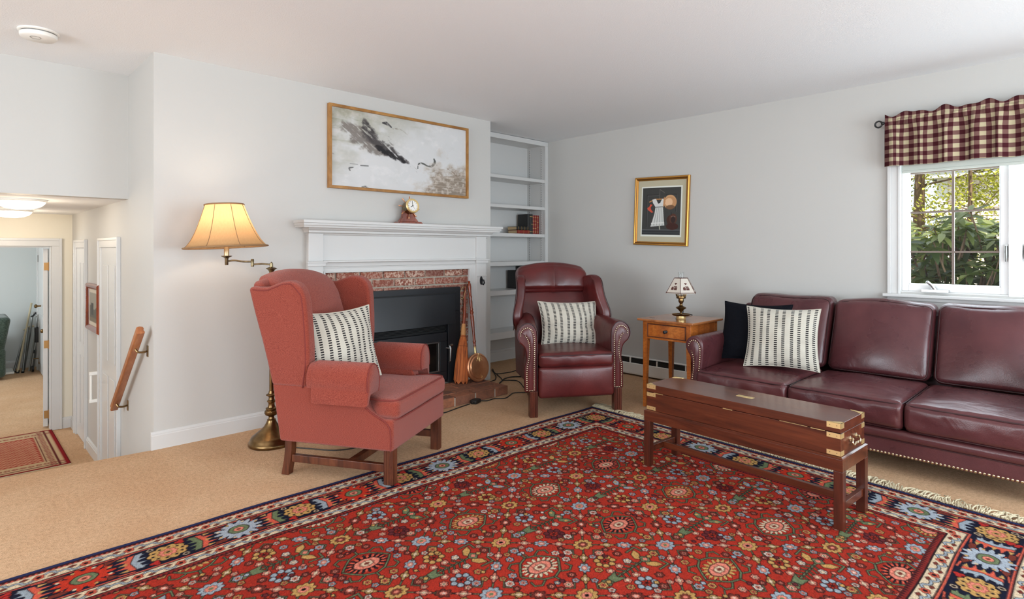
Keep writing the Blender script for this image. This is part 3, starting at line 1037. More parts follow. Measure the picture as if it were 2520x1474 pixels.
def shelf_things():
    z = 1.4025
    y = 4.535
    g = 'books on the shelf above the recliner'
    xs = 4.49
    data = [('black book standing at the left end of the upright row', .032, .222, M['bkblack'], 0),
            ('black book with gold spine lines standing second in the row', .026, .222, M['bkblack'], 2),
            ('thin black book standing beside the red volumes', .02, .222, M['bkblack'], 3),
            ('red leather book with gilt spine nearest the black books', .034, .212, M['bkred'], 5),
            ('red leather book in the middle of the three red volumes', .034, .213, M['bkred'], 5),
            ('red leather book standing at the right end of the row', .03, .212, M['bkred'], 4)]
    x = 4.625
    for lab, w, h, m, nb in data:
        book('book', lab, (x + w / 2, 4.595, z), 0, w, h, .155, m, nb, group=g)
        x += w + .0015
    book('book', 'dark red book lying flat under another on the shelf', (4.592, 4.53, z + .0195), 0, .038, .19, .15, M['bkred'], 3, True, g)
    book('book', 'black book with red bands lying flat on top of another', (4.588, 4.533, z + .059), 0, .038, .19, .15, M['bkblack'], 4, True, g)
    # black box half hidden behind the recliner
    t = thing('storage_box', 'black box on the shelf mostly hidden behind the leather recliner', 'box', (4.60, 4.58, .8025))
    mb = MB(); mb.box(-.13, .15, -.10, .10, 0, .20); mb.build('box_body', M['bkblack'], t, .004)
    mb = MB(); mb.box(.02, .152, -.105, .105, .19, .242); mb.build('box_lid', M['black'], t, .004)


def painting():
    x0, x1, z0, z1 = 2.044, 3.391, 1.69, 2.324
    cx, cz = (x0 + x1) / 2, (z0 + z1) / 2
    W, H = (x1 - x0), (z1 - z0)
    t = thing('framed_painting', 'wide abstract grey and tan painting in a thin gold wood frame above the mantel', 'painting', (cx, YF - .0, cz))
    fw, dp = .021, .038
    mb = MB()
    o = [(-W / 2, -H / 2), (W / 2, -H / 2), (W / 2, H / 2), (-W / 2, H / 2)]
    i_ = [(-W / 2 + fw, -H / 2 + fw), (W / 2 - fw, -H / 2 + fw), (W / 2 - fw, H / 2 - fw), (-W / 2 + fw, H / 2 - fw)]
    rings = []
    for k in range(4):
        a, b = o[k], i_[k]
        rings.append([(a[0], -.001, a[1]), (a[0], -dp, a[1]), (b[0], -dp, b[1]), (b[0], -.001, b[1])])
    mb.loft(rings, False, True)
    mb.build('picture_frame', M['goldwood'], t, .0015)
    # painted canvas
    cw, chh = W - 2 * fw, H - 2 * fw
    nx, ny = 520, 240
    u = np.linspace(0, 1, nx)[None, :].repeat(ny, 0); v = np.linspace(0, 1, ny)[:, None].repeat(nx, 1)

    def fbm(px, py, oc=5, seed=0):
        r = np.random.default_rng(seed); out = 0; amp = 1; tot = 0
        for k in range(oc):
            n = 2 ** k
            gx = np.clip(px * n, 0, 1e9); gy = np.clip(py * n, 0, 1e9)
            lat = r.random((260, 260))
            ix = np.floor(gx).astype(int); iy = np.floor(gy).astype(int)
            fx = gx - ix; fy = gy - iy
            fx = fx * fx * (3 - 2 * fx); fy = fy * fy * (3 - 2 * fy)
            L = lambda a, b: lat[a % 260, b % 260]
            val = (L(iy, ix) * (1 - fx) + L(iy, ix + 1) * fx) * (1 - fy) + (L(iy + 1, ix) * (1 - fx) + L(iy + 1, ix + 1) * fx) * fy
            out = out + amp * val; tot += amp; amp *= .55
        return out / tot
    base = np.array([206, 206, 206.]) / 255
    C = np.ones((ny, nx, 3)) * base
    yy = 1 - v          # 0 at top

    def lay(mask, col):
        m = np.clip(mask, 0, 1)[..., None]
        C[:] = C * (1 - m) + np.array(col) / 255 * m
    n1 = fbm(u * 9, v * 5, 5, 1); n2 = fbm(u * 22, v * 14, 4, 2); n3 = fbm(u * 60, v * 9, 3, 3); n4 = fbm(u * 6, v * 12, 5, 4)
    lay((n1 - .5) * 1.2, (186, 186, 184)); lay((n2 - .56) * 2, (222, 220, 220))
    # greenish grey upper left
    m = np.clip(1.25 - u * 1.55 - yy * 1.25, 0, 1)
    lay(m * np.clip((n1 - .3) * 3, 0, 1) * .8, (150, 148, 128)); lay(m * np.clip((n2 - .5) * 4, 0, 1) * .6, (198, 192, 184)); lay(m * np.clip((n4 - .55) * 5, 0, 1) * .6, (128, 128, 104))

    # dark sweep: points along a curve with width
    # bristle streaks running down to the right, and level ones for the tan mass
    ca, sa = math.cos(R(38)), math.sin(R(38))
    al, ac = u * 2.13 * ca + yy * sa + 2, -u * 2.13 * sa + yy * ca + 3
    nb = fbm(al * 5, ac * 62, 3, 8)
    nh = fbm(u * 14, yy * 60, 3, 9)
    nf = fbm(u * 44, yy * 24, 3, 10)

    def stroke(pts, width, col, dens=1.0, dry=0.0, soft=.5):
        P = np.array(spline([(a, b, 0) for a, b in pts], 14))[:, :2]
        ww = np.interp(np.linspace(0, 1, len(P)), np.linspace(0, 1, len(width)), width)
        best = np.full((ny, nx), -1e9)
        for (a, b), w_ in zip(P, ww):
            d = np.hypot((u - a) * 2.13, yy - b)
            best = np.maximum(best, 1 - d / (w_ + 1e-6))
        if dry:
            best = best + (n2 - .5) * .9 + (nf - .5) * .8
        m_ = np.clip(best / soft, 0, 1)
        if dry:
            m_ = m_ * np.clip((nb * .55 + nf * .2 + n2 * .25 - dry - .08) * 7, 0, 1)
        lay(m_ * dens, col)
    stroke([(.10, .22), (.18, .30), (.26, .42), (.36, .50)], [.10, .16, .12, .06], (112, 104, 98), .8, .26)
    stroke([(.23, .16), (.24, .26), (.31, .38), (.40, .48), (.48, .56), (.53, .60)], [.05, .10, .085, .075, .05, .02], (74, 70, 70), .95, .27)
    stroke([(.22, .12), (.23, .2), (.27, .32)], [.05, .07, .05], (66, 62, 62), .8, .32)
    stroke([(.30, .44), (.38, .50), (.45, .55), (.50, .60)], [.03, .055, .05, .02], (38, 36, 38), 1, .32)
    stroke([(.34, .10), (.37, .10), (.40, .14)], [.012, .022, .018], (52, 50, 52), .95, .3)
    stroke([(.40, .16), (.46, .15), (.53, .20)], [.012, .012, .02], (140, 130, 118), .8, .36)
    stroke([(.38, .29), (.41, .36)], [.02, .03], (84, 78, 74), .9, .36)
    stroke([(.54, .66), (.57, .66), (.60, .70)], [.02, .026, .02], (96, 92, 90), .9, .42)
    stroke([(.60, .66), (.605, .60), (.63, .58), (.68, .61), (.715, .60), (.735, .54), (.73, .50)], [.008, .010, .016, .012, .018, .022, .018], (74, 76, 72), .95, .26)
    stroke([(.12, .70), (.17, .70)], [.006, .006], (120, 120, 120), .7); stroke([(.19, .71), (.24, .705)], [.010, .010], (104, 104, 104), .9)
    stroke([(.14, .745), (.115, .76), (.12, .79)], [.008, .014, .01], (96, 96, 96), .9)
    stroke([(.20, 1.0), (.24, .98)], [.02, .02], (110, 108, 104), .9, .4)
    stroke([(.0, .60), (.06, .59)], [.015, .01], (150, 146, 140), .8, .4)
    # tan mass, lower right
    d = np.hypot((u - .90) * 1.6, (yy - .98) * .95)
    m = np.clip((.42 + (n1 - .5) * .35 - d) * 9, 0, 1)
    m = np.clip((.40 + (n1 - .5) * .3 + (n2 - .5) * .3 + (nf - .5) * .2 - d) * 9, 0, 1)
    lay(m * .85, (156, 142, 128)); lay(m * np.clip((nh - .48) * 6, 0, 1) * .55, (116, 104, 90)); lay(m * np.clip((nf - .58) * 8, 0, 1) * .6, (206, 196, 186))
    m2 = np.clip(np.clip((.50 + (n1 - .5) * .3 + (n2 - .5) * .5 - d) * 7, 0, 1) - m, 0, 1)
    lay(m2 * .5, (182, 172, 160))
    stroke([(.84, .62), (.89, .66), (.93, .74), (.98, .80)], [.012, .012, .01, .008], (128, 112, 96), .8, .4)
    lin = np.where(C <= .04045, C / 12.92, ((C + .055) / 1.055) ** 2.4)
    mb = MB()
    mb.grid(lambda a, b: (-cw / 2 + a * cw, -.020, -chh / 2 + b * chh), nx - 1, ny - 1)
    o = mb.build('canvas', M['canvas'], t, smooth=False)
    paint_attr(o, lin.reshape(-1, 3))


def paint_attr(o, cols):
    me = o.data
    a = me.color_attributes.new(name='dye', type='FLOAT_COLOR', domain='POINT')
    c = np.ones((len(cols), 4), np.float32); c[:, :3] = cols
    a.data.foreach_set('color', c.ravel())


def clock():
    t = thing('ships_wheel_clock', 'brass ship wheel clock on a red wood stand on the mantel shelf', 'clock', (2.712, YF - .080, 1.4372), R(-4))
    # stand
    mb = MB(); mb.prism([(-.115, 0), (.115, 0), (.10, .018), (-.10, .018)], 'y', -.045, .045)
    mb.build('stand_base', M['cherry'], t, .003)
    mb = MB()
    half = [(.085, .018), (.08, .03), (.06, .05), (.052, .08), (.05, .11), (.04, .125)]
    mb.prism([(-x, z) for x, z in half] + [(x, z) for x, z in half[::-1]], 'y', -.018, .022)
    mb.build('stand_upright', M['cherry'], t, .003)
    # wheel axis along -y, leaning back a little
    ax = bpy.data.objects.new('clock_case', None)
    mb = MB()
    def rot(mbx, tilt=R(-12), c=(0, -.02, .135)):
        # lathe axis z -> -y, then tilt back
        out = []
        for x, y, z in mbx.V:
            p = Vector((x, -z, y))
            p = Matrix.Rotation(tilt, 3, 'X') @ p
            out.append(tuple(p + Vector(c)))
        mbx.V = out
        return mbx
    mb.lathe([(.050, -.03), (.054, -.028), (.056, .0), (.056, .045), (.058, .048)], 36)
    case = rot(mb).build('clock_case', M['pewter'], t)
    mb = MB(); mb.lathe([(.052, .046), (.060, .046), (.061, .052), (.056, .060), (.046, .060), (.044, .054)], 36, cap=False)
    rot(mb).build('bezel', M['brass'], t)
    mb = MB(); mb.lathe([(.001, .0525), (.045, .0525), (.045, .050)], 36)
    rot(mb).build('dial', M['white'], t)
    mb = MB()
    for k in range(12):
        a = k * PI / 6
        mb.box(-.0012, .0012, .034, .041, .0526, .0531)
        for q in range(len(mb.V) - 8, len(mb.V)):
            x, y, z = mb.V[q]; mb.V[q] = (x * math.cos(a) + y * math.sin(a), -x * math.sin(a) + y * math.cos(a), z)
    def hand(ang, L, w):
        mb.box(-w, w, -.006, L, .0535, .0545)
        for q in range(len(mb.V) - 8, len(mb.V)):
            x, y, z = mb.V[q]; mb.V[q] = (x * math.cos(ang) + y * math.sin(ang), -x * math.sin(ang) + y * math.cos(ang), z)
    hand(R(-2), .036, .0016); hand(R(238), .024, .0024); hand(R(150), .030, .0006)
    mb.lathe([(.004, .0535), (.004, .0556), (.001, .056)], 12)
    rot(mb).build('clock_hands', M['black'], t)
    for k in range(8):
        a = k * PI / 4 + R(8)
        mb = MB()
        p = [(.054, .003), (.062, .003), (.066, .0045), (.072, .003), (.078, .0052), (.086, .0056), (.094, .0035), (.098, .001)]
        prof = [(r_, z_ - .0) for z_, r_ in p]
        mb.lathe(prof, 8)
        mb.V = [(z * math.sin(a) + x * math.cos(a), z * math.cos(a) - x * math.sin(a), y - .005) for x, y, z in mb.V]
        rot(mb).build('wheel_spoke', M['copper'], t)


def warmer_and_broom():
    # copper bed warmer leaning on the surround
    b = Vector((3.312, YF - .185, .078)); top = Vector((3.245, YF - .075, 1.0))
    b = Vector((3.33, 3.862, .0752)); top = Vector((3.352, 4.010, .95))
    t = thing('bed_warmer', 'copper bed warmer with long turned wooden handle leaning at the hearth', 'bed warmer', tuple(b))
    d = (top - b); L = d.length
    z = d.normalized()
    x = Vector((.985, .03, 0)); x = (x - z * x.dot(z)).normalized(); y = z.cross(x)
    t.rotation_euler = Matrix((x, y, z)).transposed().to_euler()      # leaning
    def place(mb):
        return mb
    # pan: axis along -y, centre at z=.118
    r = .122
    def pan(prof, n=40):
        mb = MB(); mb.lathe(prof, n)
        mb.V = [(a, -c_, b_ + r) for a, b_, c_ in mb.V]
        return place(mb)
    pan([(.01, -.035), (.095, -.035), (.112, -.02), (r - .002, .0), (r, .012), (r - .001, .018)]).build('pan', M['copper'], t)
    lid = pan([(r - .002, .018), (r + .002, .022), (r - .001, .028), (.112, .032), (.103, .030), (.099, .034), (.096, .041), (.06, .047), (.001, .05)]).build('lid', M['copper'], t)
    # engraved crest and scroll in brass
    mb = MB()
    for s_ in (-1, 1):
        for k in range(3):
            a0 = .5 + .55 * k
            path = [(s_ * (.006 + .012 * k * .8 + .010 * math.sin(q * .55)), -.047 + .002, .205 - .014 * k - .010 * math.cos(q * .55) + r * 0) for q in range(10)]
            mb.tube(path, .0016, 6)
        mb.tube([(s_ * .004, -.04, .235), (s_ * .014, -.044, .222), (s_ * .022, -.045, .205), (s_ * .016, -.046, .188), (s_ * .004, -.048, .176)], .0016, 6)
    mb.tube([(0, -.036, .245), (0, -.046, .2), (0, -.049, .172)], .002, 6)
    place(mb).build('brass_crest', M['brass'], lid)
    mb = MB()
    mb.tube([(.0, -.05, .055), (.012, -.05, .048), (.008, -.05, .038), (-.004, -.05, .034)], .0014, 6)
    mb.tube([(-.004, -.05, .06), (.004, -.05, .05)], .0014, 6); mb.tube([(.0, -.05, .04), (.012, -.05, .03), (.0, -.05, .022)], .0014, 6)
    place(mb).build('engraved_mark', M['brass'], lid)
    mb = MB(); mb.lathe([(.010, .232), (.014, .24), (.010, .25), (.012, .262), (.009, .275), (.011, .30), (.012, .305)], 14)
    place(mb).build('socket', M['brass'], t)
    prof = [(.0095, .30), (.013, .31), (.010, .32), (.011, .34), (.015, .355), (.012, .37), (.0115, .45), (.016, .54), (.016, .60), (.012, .625), (.017, .64), (.017, .648), (.012, .66), (.015, .672), (.012, .69), (.015, .75), (.012, .785), (.016, .80), (.012, .815), (.013, .86), (.016, .905), (.015, .93), (.010, .945), (.013, .952), (.008, .962), (.001, .965)]
    k = (L - .0) / .965
    mb = MB(); mb.lathe([(a, .30 + (b_ - .30) * ((L - .30) / (.965 - .30))) for a, b_ in prof], 16)
    place(mb).build('handle', M['cherry'], t)
    # broom
    b = Vector((3.172, 3.905, .0752)); top = Vector((3.345, 4.048, .90))
    t = thing('hearth_broom', 'straw hearth broom with twig handle standing beside the copper warmer', 'broom', tuple(b))
    z = (top - b).normalized(); L = (top - b).length
    x = Vector((.72, -.69, 0)); x = (x - z * x.dot(z)).normalized(); y = z.cross(x)
    t.rotation_euler = Matrix((x, y, z)).transposed().to_euler()
    def place2(mb):
        return mb
    mb = MB()
    rings = []
    for zz, a, c_ in ((.005, .050, .03), (.03, .061, .036), (.10, .060, .034), (.2, .053, .032), (.3, .043, .028), (.36, .034, .024), (.405, .024, .019), (.42, .021, .018)):
        rings.append([(a * math.cos(2 * PI * k / 40) * (1 + .05 * math.sin(k * 9.7)), c_ * math.sin(2 * PI * k / 40) * (1 + .06 * math.cos(k * 7.3)), zz + (.012 * math.sin(k * 5.1) if zz < .01 else 0)) for k in range(40)])
    mb.loft(rings)
    br = place2(mb).build('straw_head', M['straw'], t)
    mb = MB()
    for zz, a, c_ in ((.32, .0435, .0275), (.405, .0255, .0205)):
        mb.tube([(a * math.cos(2 * PI * k / 24), c_ * math.sin(2 * PI * k / 24), zz) for k in range(24)], .0022, 6, True)
    place2(mb).build('stitching', plain('broom_twine', srgb(120, 60, 30), .8), br)
    mb = MB(); mb.lathe([(.021, .415), (.023, .43), (.021, .47), (.017, .51), (.015, .515)], 16)
    place2(mb).build('bark_collar', plain('woven_collar', srgb(196, 140, 86), .7), t)
    mb = MB(); mb.tube([(0, 0, .51), (.003, .002, .62), (-.002, 0, .75), (0, 0, L)], [.015, .014, .012, .010], 12)
    place2(mb).build('handle', M['cherry'], t)
    mb = MB(); mb.tube(spline([(0, -.01, L - .01), (-.03, -.02, L - .02), (-.045, -.02, L - .09), (-.02, -.015, L - .12), (.0, -.01, L - .05), (.0, .0, L - .01)], 6), .0018, 6)
    place2(mb).build('hanging_cord', plain('twine', srgb(206, 176, 120), .8), t)


def heater():
    t = thing('baseboard_heater', 'white metal baseboard heater with dark slot under the framed print', 'heater', (XR, 2.35, 0))
    y0, y1 = -1.9, 2.02
    mb = MB(); prof = [(0, .0), (-.004, .0), (-.004, .168), (-.040, .168), (-.044, .163), (-.012, .160), (-.012, .0)]
    mb.loft([[(x, y, z + .012) for x, z in prof] for y in (y0, y1)])
    mb.build('back_plate', M['white'], t, smooth=False)
    mb = MB(); prof = [(-.052, .016), (-.060, .016), (-.064, .03), (-.064, .118), (-.060, .124), (-.052, .124)]
    mb.loft([[(x, y, z) for x, z in prof] for y in (y0, y1)])
    mb.build('front_cover', M['white'], t, smooth=False)
    mb = MB(); mb.box(-.046, -.0125, y0, y1, .03, .163); mb.build('slot_shade_fill', M['black'], t)  # black box whose colour stands in for shade inside the open slot
    mb = MB()
    for i in range(14):
        y = y1 - .18 - i * .30
        mb.box(-.060, -.044, y, y + .010, .118, .176)
    mb.build('bracket_clips', M['white'], t)


def print_picture():
    # framed print, hanging a little crooked on the window wall
    y0, y1 = 3.271, 2.684
    z0, z1 = 1.267, 1.920
    cy, cz = (y0 + y1) / 2, (z0 + z1) / 2
    W, H = .583, .652
    t = thing('framed_print', 'gilt framed print of a white dress and straw hat on the window wall', 'picture', (XR - .002, cy, cz), rot=(R(2.1), 0, 0))
    # local: x out of wall is -x ; picture horizontal runs along -y
    def P(a, b, d):
        return (-d, -a, b)
    def frame(name, w0, w1, d0, d1, m, prof=None):
        mb = MB(); rings = []
        for sx, sz in ((-1, -1), (1, -1), (1, 1), (-1, 1)):
            rings.append([P(sx * (W / 2 - w), sz * (H / 2 - w), d) for w, d in prof])
        mb.loft(rings, False, True)
        return mb.build(name, m, t, smooth=False)
    f = frame('picture_frame', 0, 0, 0, 0, M['gilt'], [(0, 0), (0, .022), (.006, .028), (.014, .028), (.018, .022), (.034, .012), (.036, 0)])
    frame('frame_groove', 0, 0, 0, 0, M['giltdark'], [(.016, .0235), (.018, .0245), (.023, .021), (.021, .016)])
    mb = MB(); w, h = W / 2 - .034, H / 2 - .034
    mb.add([P(-w, -h, .008), P(w, -h, .008), P(w, h, .008), P(-w, h, .008)], [(0, 1, 2, 3)])
    mb.build('mat_board', M['mat'], t)
    # image rectangle within the mat
    ax0, ax1 = -.205, .205; az0, az1 = -.225, .222
    mb = MB(); mb.add([P(ax0 - .014, az0 - .018, .009), P(ax1 + .014, az0 - .018, .009), P(ax1 + .014, az1 + .014, .009), P(ax0 - .014, az1 + .014, .009)], [(0, 1, 2, 3)])
    mb.build('mat_bevel', M['matwhite'], t)
    nx, ny = 220, 260
    u = np.linspace(0, 1, nx)[None, :].repeat(ny, 0); v = np.linspace(0, 1, ny)[:, None].repeat(nx, 1); yy = 1 - v
    C = np.ones((ny, nx, 3)) * np.array([62, 62, 60]) / 255
    rr = np.random.default_rng(3)
    C += rr.normal(0, .008, C.shape)

    def lay(m, col):
        m = np.clip(m, 0, 1)[..., None]; C[:] = C * (1 - m) + np.array(col) / 255 * m

    def seg(a, b, w, col, k=1):
        a = np.array(a); b = np.array(b); d = b - a
        tt = np.clip(((u - a[0]) * d[0] + (yy - a[1]) * d[1]) / (d @ d), 0, 1)
        q = np.hypot(u - a[0] - tt * d[0], yy - a[1] - tt * d[1])
        lay((w - q) / .006 + .5, np.array(col)) if k == 1 else lay(np.clip((w - q) / .006 + .5, 0, 1) * k, col)

    def poly(pts, col, k=1.0):
        inside = np.zeros((ny, nx), bool); n = len(pts)
        for i in range(n):
            x1, y1_ = pts[i]; x2, y2 = pts[(i + 1) % n]
            c_ = ((y1_ > yy) != (y2 > yy)) & (u < (x2 - x1) * (yy - y1_) / (y2 - y1_ + 1e-9) + x1)
            inside ^= c_
        lay(inside * k, col)

    def ell(cx, cy_, a, b, col, k=1.0):
        q = np.hypot((u - cx) / a, (yy - cy_) / b); lay(np.clip((1 - q) / .06, 0, 1) * k, col)
    # panelled door behind, ledge below
    for a, b in (((.12, .15), (.42, .15)), ((.12, .15), (.12, .84)), ((.62, .15), (.88, .15)), ((.88, .15), (.88, .5))):
        seg(a, b, .006, (40, 40, 38)); seg((a[0] + .02, a[1] + .02), (b[0] + .02, b[1] + .02), .004, (92, 92, 90))
    lay((yy > .885) * 1.0, (52, 54, 56)); lay(((yy > .885) & (yy < .905)) * 1.0, (88, 90, 92)); lay(((yy > .95) & (yy < .958)) * 1.0, (84, 84, 84))
    seg((.46, .04), (.45, .25), .005, (110, 106, 98)); seg((.46, .04), (.58, .11), .005, (110, 106, 98))
    seg((.19, .30), (.33, .245), .012, (176, 128, 80)); seg((.33, .245), (.58, .245), .012, (176, 128, 80))
    # straw hat
    ell(.73, .31, .17, .155, (206, 158, 112)); ell(.73, .33, .165, .14, (186, 134, 92), .6); ell(.70, .31, .10, .09, (222, 178, 136)); ell(.69, .315, .10, .075, (230, 188, 150), .8)
    poly([(.58, .20), (.50, .34), (.56, .42), (.61, .30)], (196, 142, 98)); ell(.74, .42, .12, .05, (92, 66, 48), .7)
    # white dress
    poly([(.26, .25), (.36, .24), (.42, .34), (.47, .33), (.52, .24), (.56, .24), (.55, .40), (.36, .42), (.28, .32)], (216, 216, 212))
    poly([(.35, .42), (.55, .41), (.58, .70), (.60, .80), (.23, .83), (.27, .72), (.33, .55)], (198, 200, 196))
    for i in range(9):
        a = .37 + i * .021
        seg((a, .44), (.28 + i * .038, .80), .005, (132, 136, 132) if i % 2 else (232, 232, 228), .8)
    poly([(.25, .745), (.59, .73), (.595, .755), (.245, .77)], (226, 226, 222), .9)
    seg((.35, .415), (.55, .405), .008, (120, 122, 118)); seg((.47, .82), (.48, .88), .012, (178, 178, 160))
    # red ribbon
    poly([(.21, .35), (.27, .36), (.22, .42), (.24, .47), (.30, .52), (.25, .53), (.15, .47), (.13, .43), (.19, .40)], (206, 84, 62))
    # brown bag on the ledge
    ell(.76, .69, .11, .11, (66, 40, 32)); ell(.82, .66, .10, .11, (84, 52, 40)); ell(.80, .82, .16, .075, (64, 34, 28)); ell(.82, .62, .06, .02, (120, 92, 80)); ell(.82, .68, .06, .07, (52, 36, 34))
    seg((.77, .58), (.77, .53), .006, (40, 30, 28))
    C = np.clip(C, 0, 1)
    lin = np.where(C <= .04045, C / 12.92, ((C + .055) / 1.055) ** 2.4)
    mb = MB(); mb.grid(lambda a, b: P(ax0 + a * (ax1 - ax0), az0 + b * (az1 - az0), .010), nx - 1, ny - 1)
    o = mb.build('art_print', M['print'], t, smooth=False)
    paint_attr(o, lin.reshape(-1, 3))


fireplace(); insert(); bookcase(); shelf_things(); painting(); clock(); warmer_and_broom(); heater(); print_picture()
# ------------------------------------------------------------------ soft things
def pillow(name, label, size, th, loc, rot, mat, group=None, pinch=.10, seed=0, dent=.0, asp=1.0):
    """knife edged cushion standing in its own xz plane, front towards -y, origin at its lower edge"""
    t = thing(name, label, 'throw pillow', loc, 0, group, rot=rot)
    n = 44
    V = []; UV = []; F = []
    rr = random.Random(seed)
    o1, o2 = rr.uniform(0, 50), rr.uniform(0, 50)
    for side in (-1, 1):
        for j in range(n + 1):
            for i in range(n + 1):
                u = -1 + 2 * i / n; v = -1 + 2 * j / n
                a = (1 - abs(u) ** 2.2); b = (1 - abs(v) ** 2.2)
                prof = (max(0, 1 - u * u) ** .62) * (max(0, 1 - v * v) ** .62)
                x = size / 2 * u * (1 - pinch * (1 - v * v) * (abs(u) ** 1.2))
                z = size * asp / 2 * v * (1 - pinch * (1 - u * u) * (abs(v) ** 1.2))
                w = mnoise.noise((u * 1.6 + o1, v * 1.6 + o2, side)) * .020 * prof + mnoise.noise((u * 4.2 + o2, v * 4.2 + o1, side)) * .006 * prof
                e = math.sin((abs(v) ** 3) * 14 + u * 9 + o1) * .005 * prof * abs(v) + math.sin(v * 13 + o2) * .006 * prof * abs(u) ** 3
                # soft dents running in from the sides
                dn = dent * math.exp(-((v + .25) / .10) ** 2) * (abs(u) ** 2) * prof
                y = side * (th / 2 * prof * (1 - dn) + w + e)
                V.append((x, y, z + size * asp / 2)); UV.append(((u + 1) / 2, (v + 1) / 2))
    N = (n + 1) ** 2
    for s_ in range(2):
        for j in range(n):
            for i in range(n):
                a = s_ * N + j * (n + 1) + i
                f = (a, a + 1, a + n + 2, a + n + 1)
                F.append(f if s_ == 0 else f[::-1])
    me = bpy.data.meshes.new('pillow_cover')
    me.from_pydata(V, [], F)
    me.polygons.foreach_set('use_smooth', [True] * len(F))
    l = me.uv_layers.new(name='UVMap')
    for p in me.polygons:
        for k in p.loop_indices:
            l.data[k].uv = UV[me.loops[k].vertex_index]
    me.materials.append(mat)
    o = bpy.data.objects.new('pillow_cover', me); COL.objects.link(o); o.parent = t
    # edge seam
    path = []
    for k in range(4 * n):
        q = k // n; i = k % n
        u, v = [(-1 + 2 * i / n, -1), (1, -1 + 2 * i / n), (1 - 2 * i / n, 1), (-1, 1 - 2 * i / n)][q]
        x = size / 2 * u * (1 - pinch * (1 - v * v)); z = size * asp / 2 * v * (1 - pinch * (1 - u * u))
        path.append((x, 0, z + size * asp / 2))
    mb = MB(); mb.tube(path, .0028, 6, True)
    mb.build('edge_seam', mat if mat is M['navy'] else plain('pillow_seam', srgb(188, 182, 168), .9), t)
    return t


def wrinkle(p, k, sc, seed=0.0):
    return mnoise.noise((p[0] * sc + seed, p[1] * sc, p[2] * sc)) * k


def nails(path, step, r, nrm, dome=.5):
    """row of domed nail heads along a path; nrm = outward direction"""
    mb = MB(); nrm = Vector(nrm).normalized()
    x = nrm.orthogonal().normalized(); y = nrm.cross(x)
    for p in resample(path, step):
        rings = []
        for k in range(3):
            a = k * PI / 6 * 1.0
            rings.append([p + (x * math.cos(q * PI / 4) + y * math.sin(q * PI / 4)) * r * math.cos(a) + nrm * r * dome * math.sin(a) for q in range(8)])
        rings.append([p + nrm * r * dome * .98 + (x * math.cos(q * PI / 4) + y * math.sin(q * PI / 4)) * r * .12 for q in range(8)])
        mb.loft(rings)
    return mb


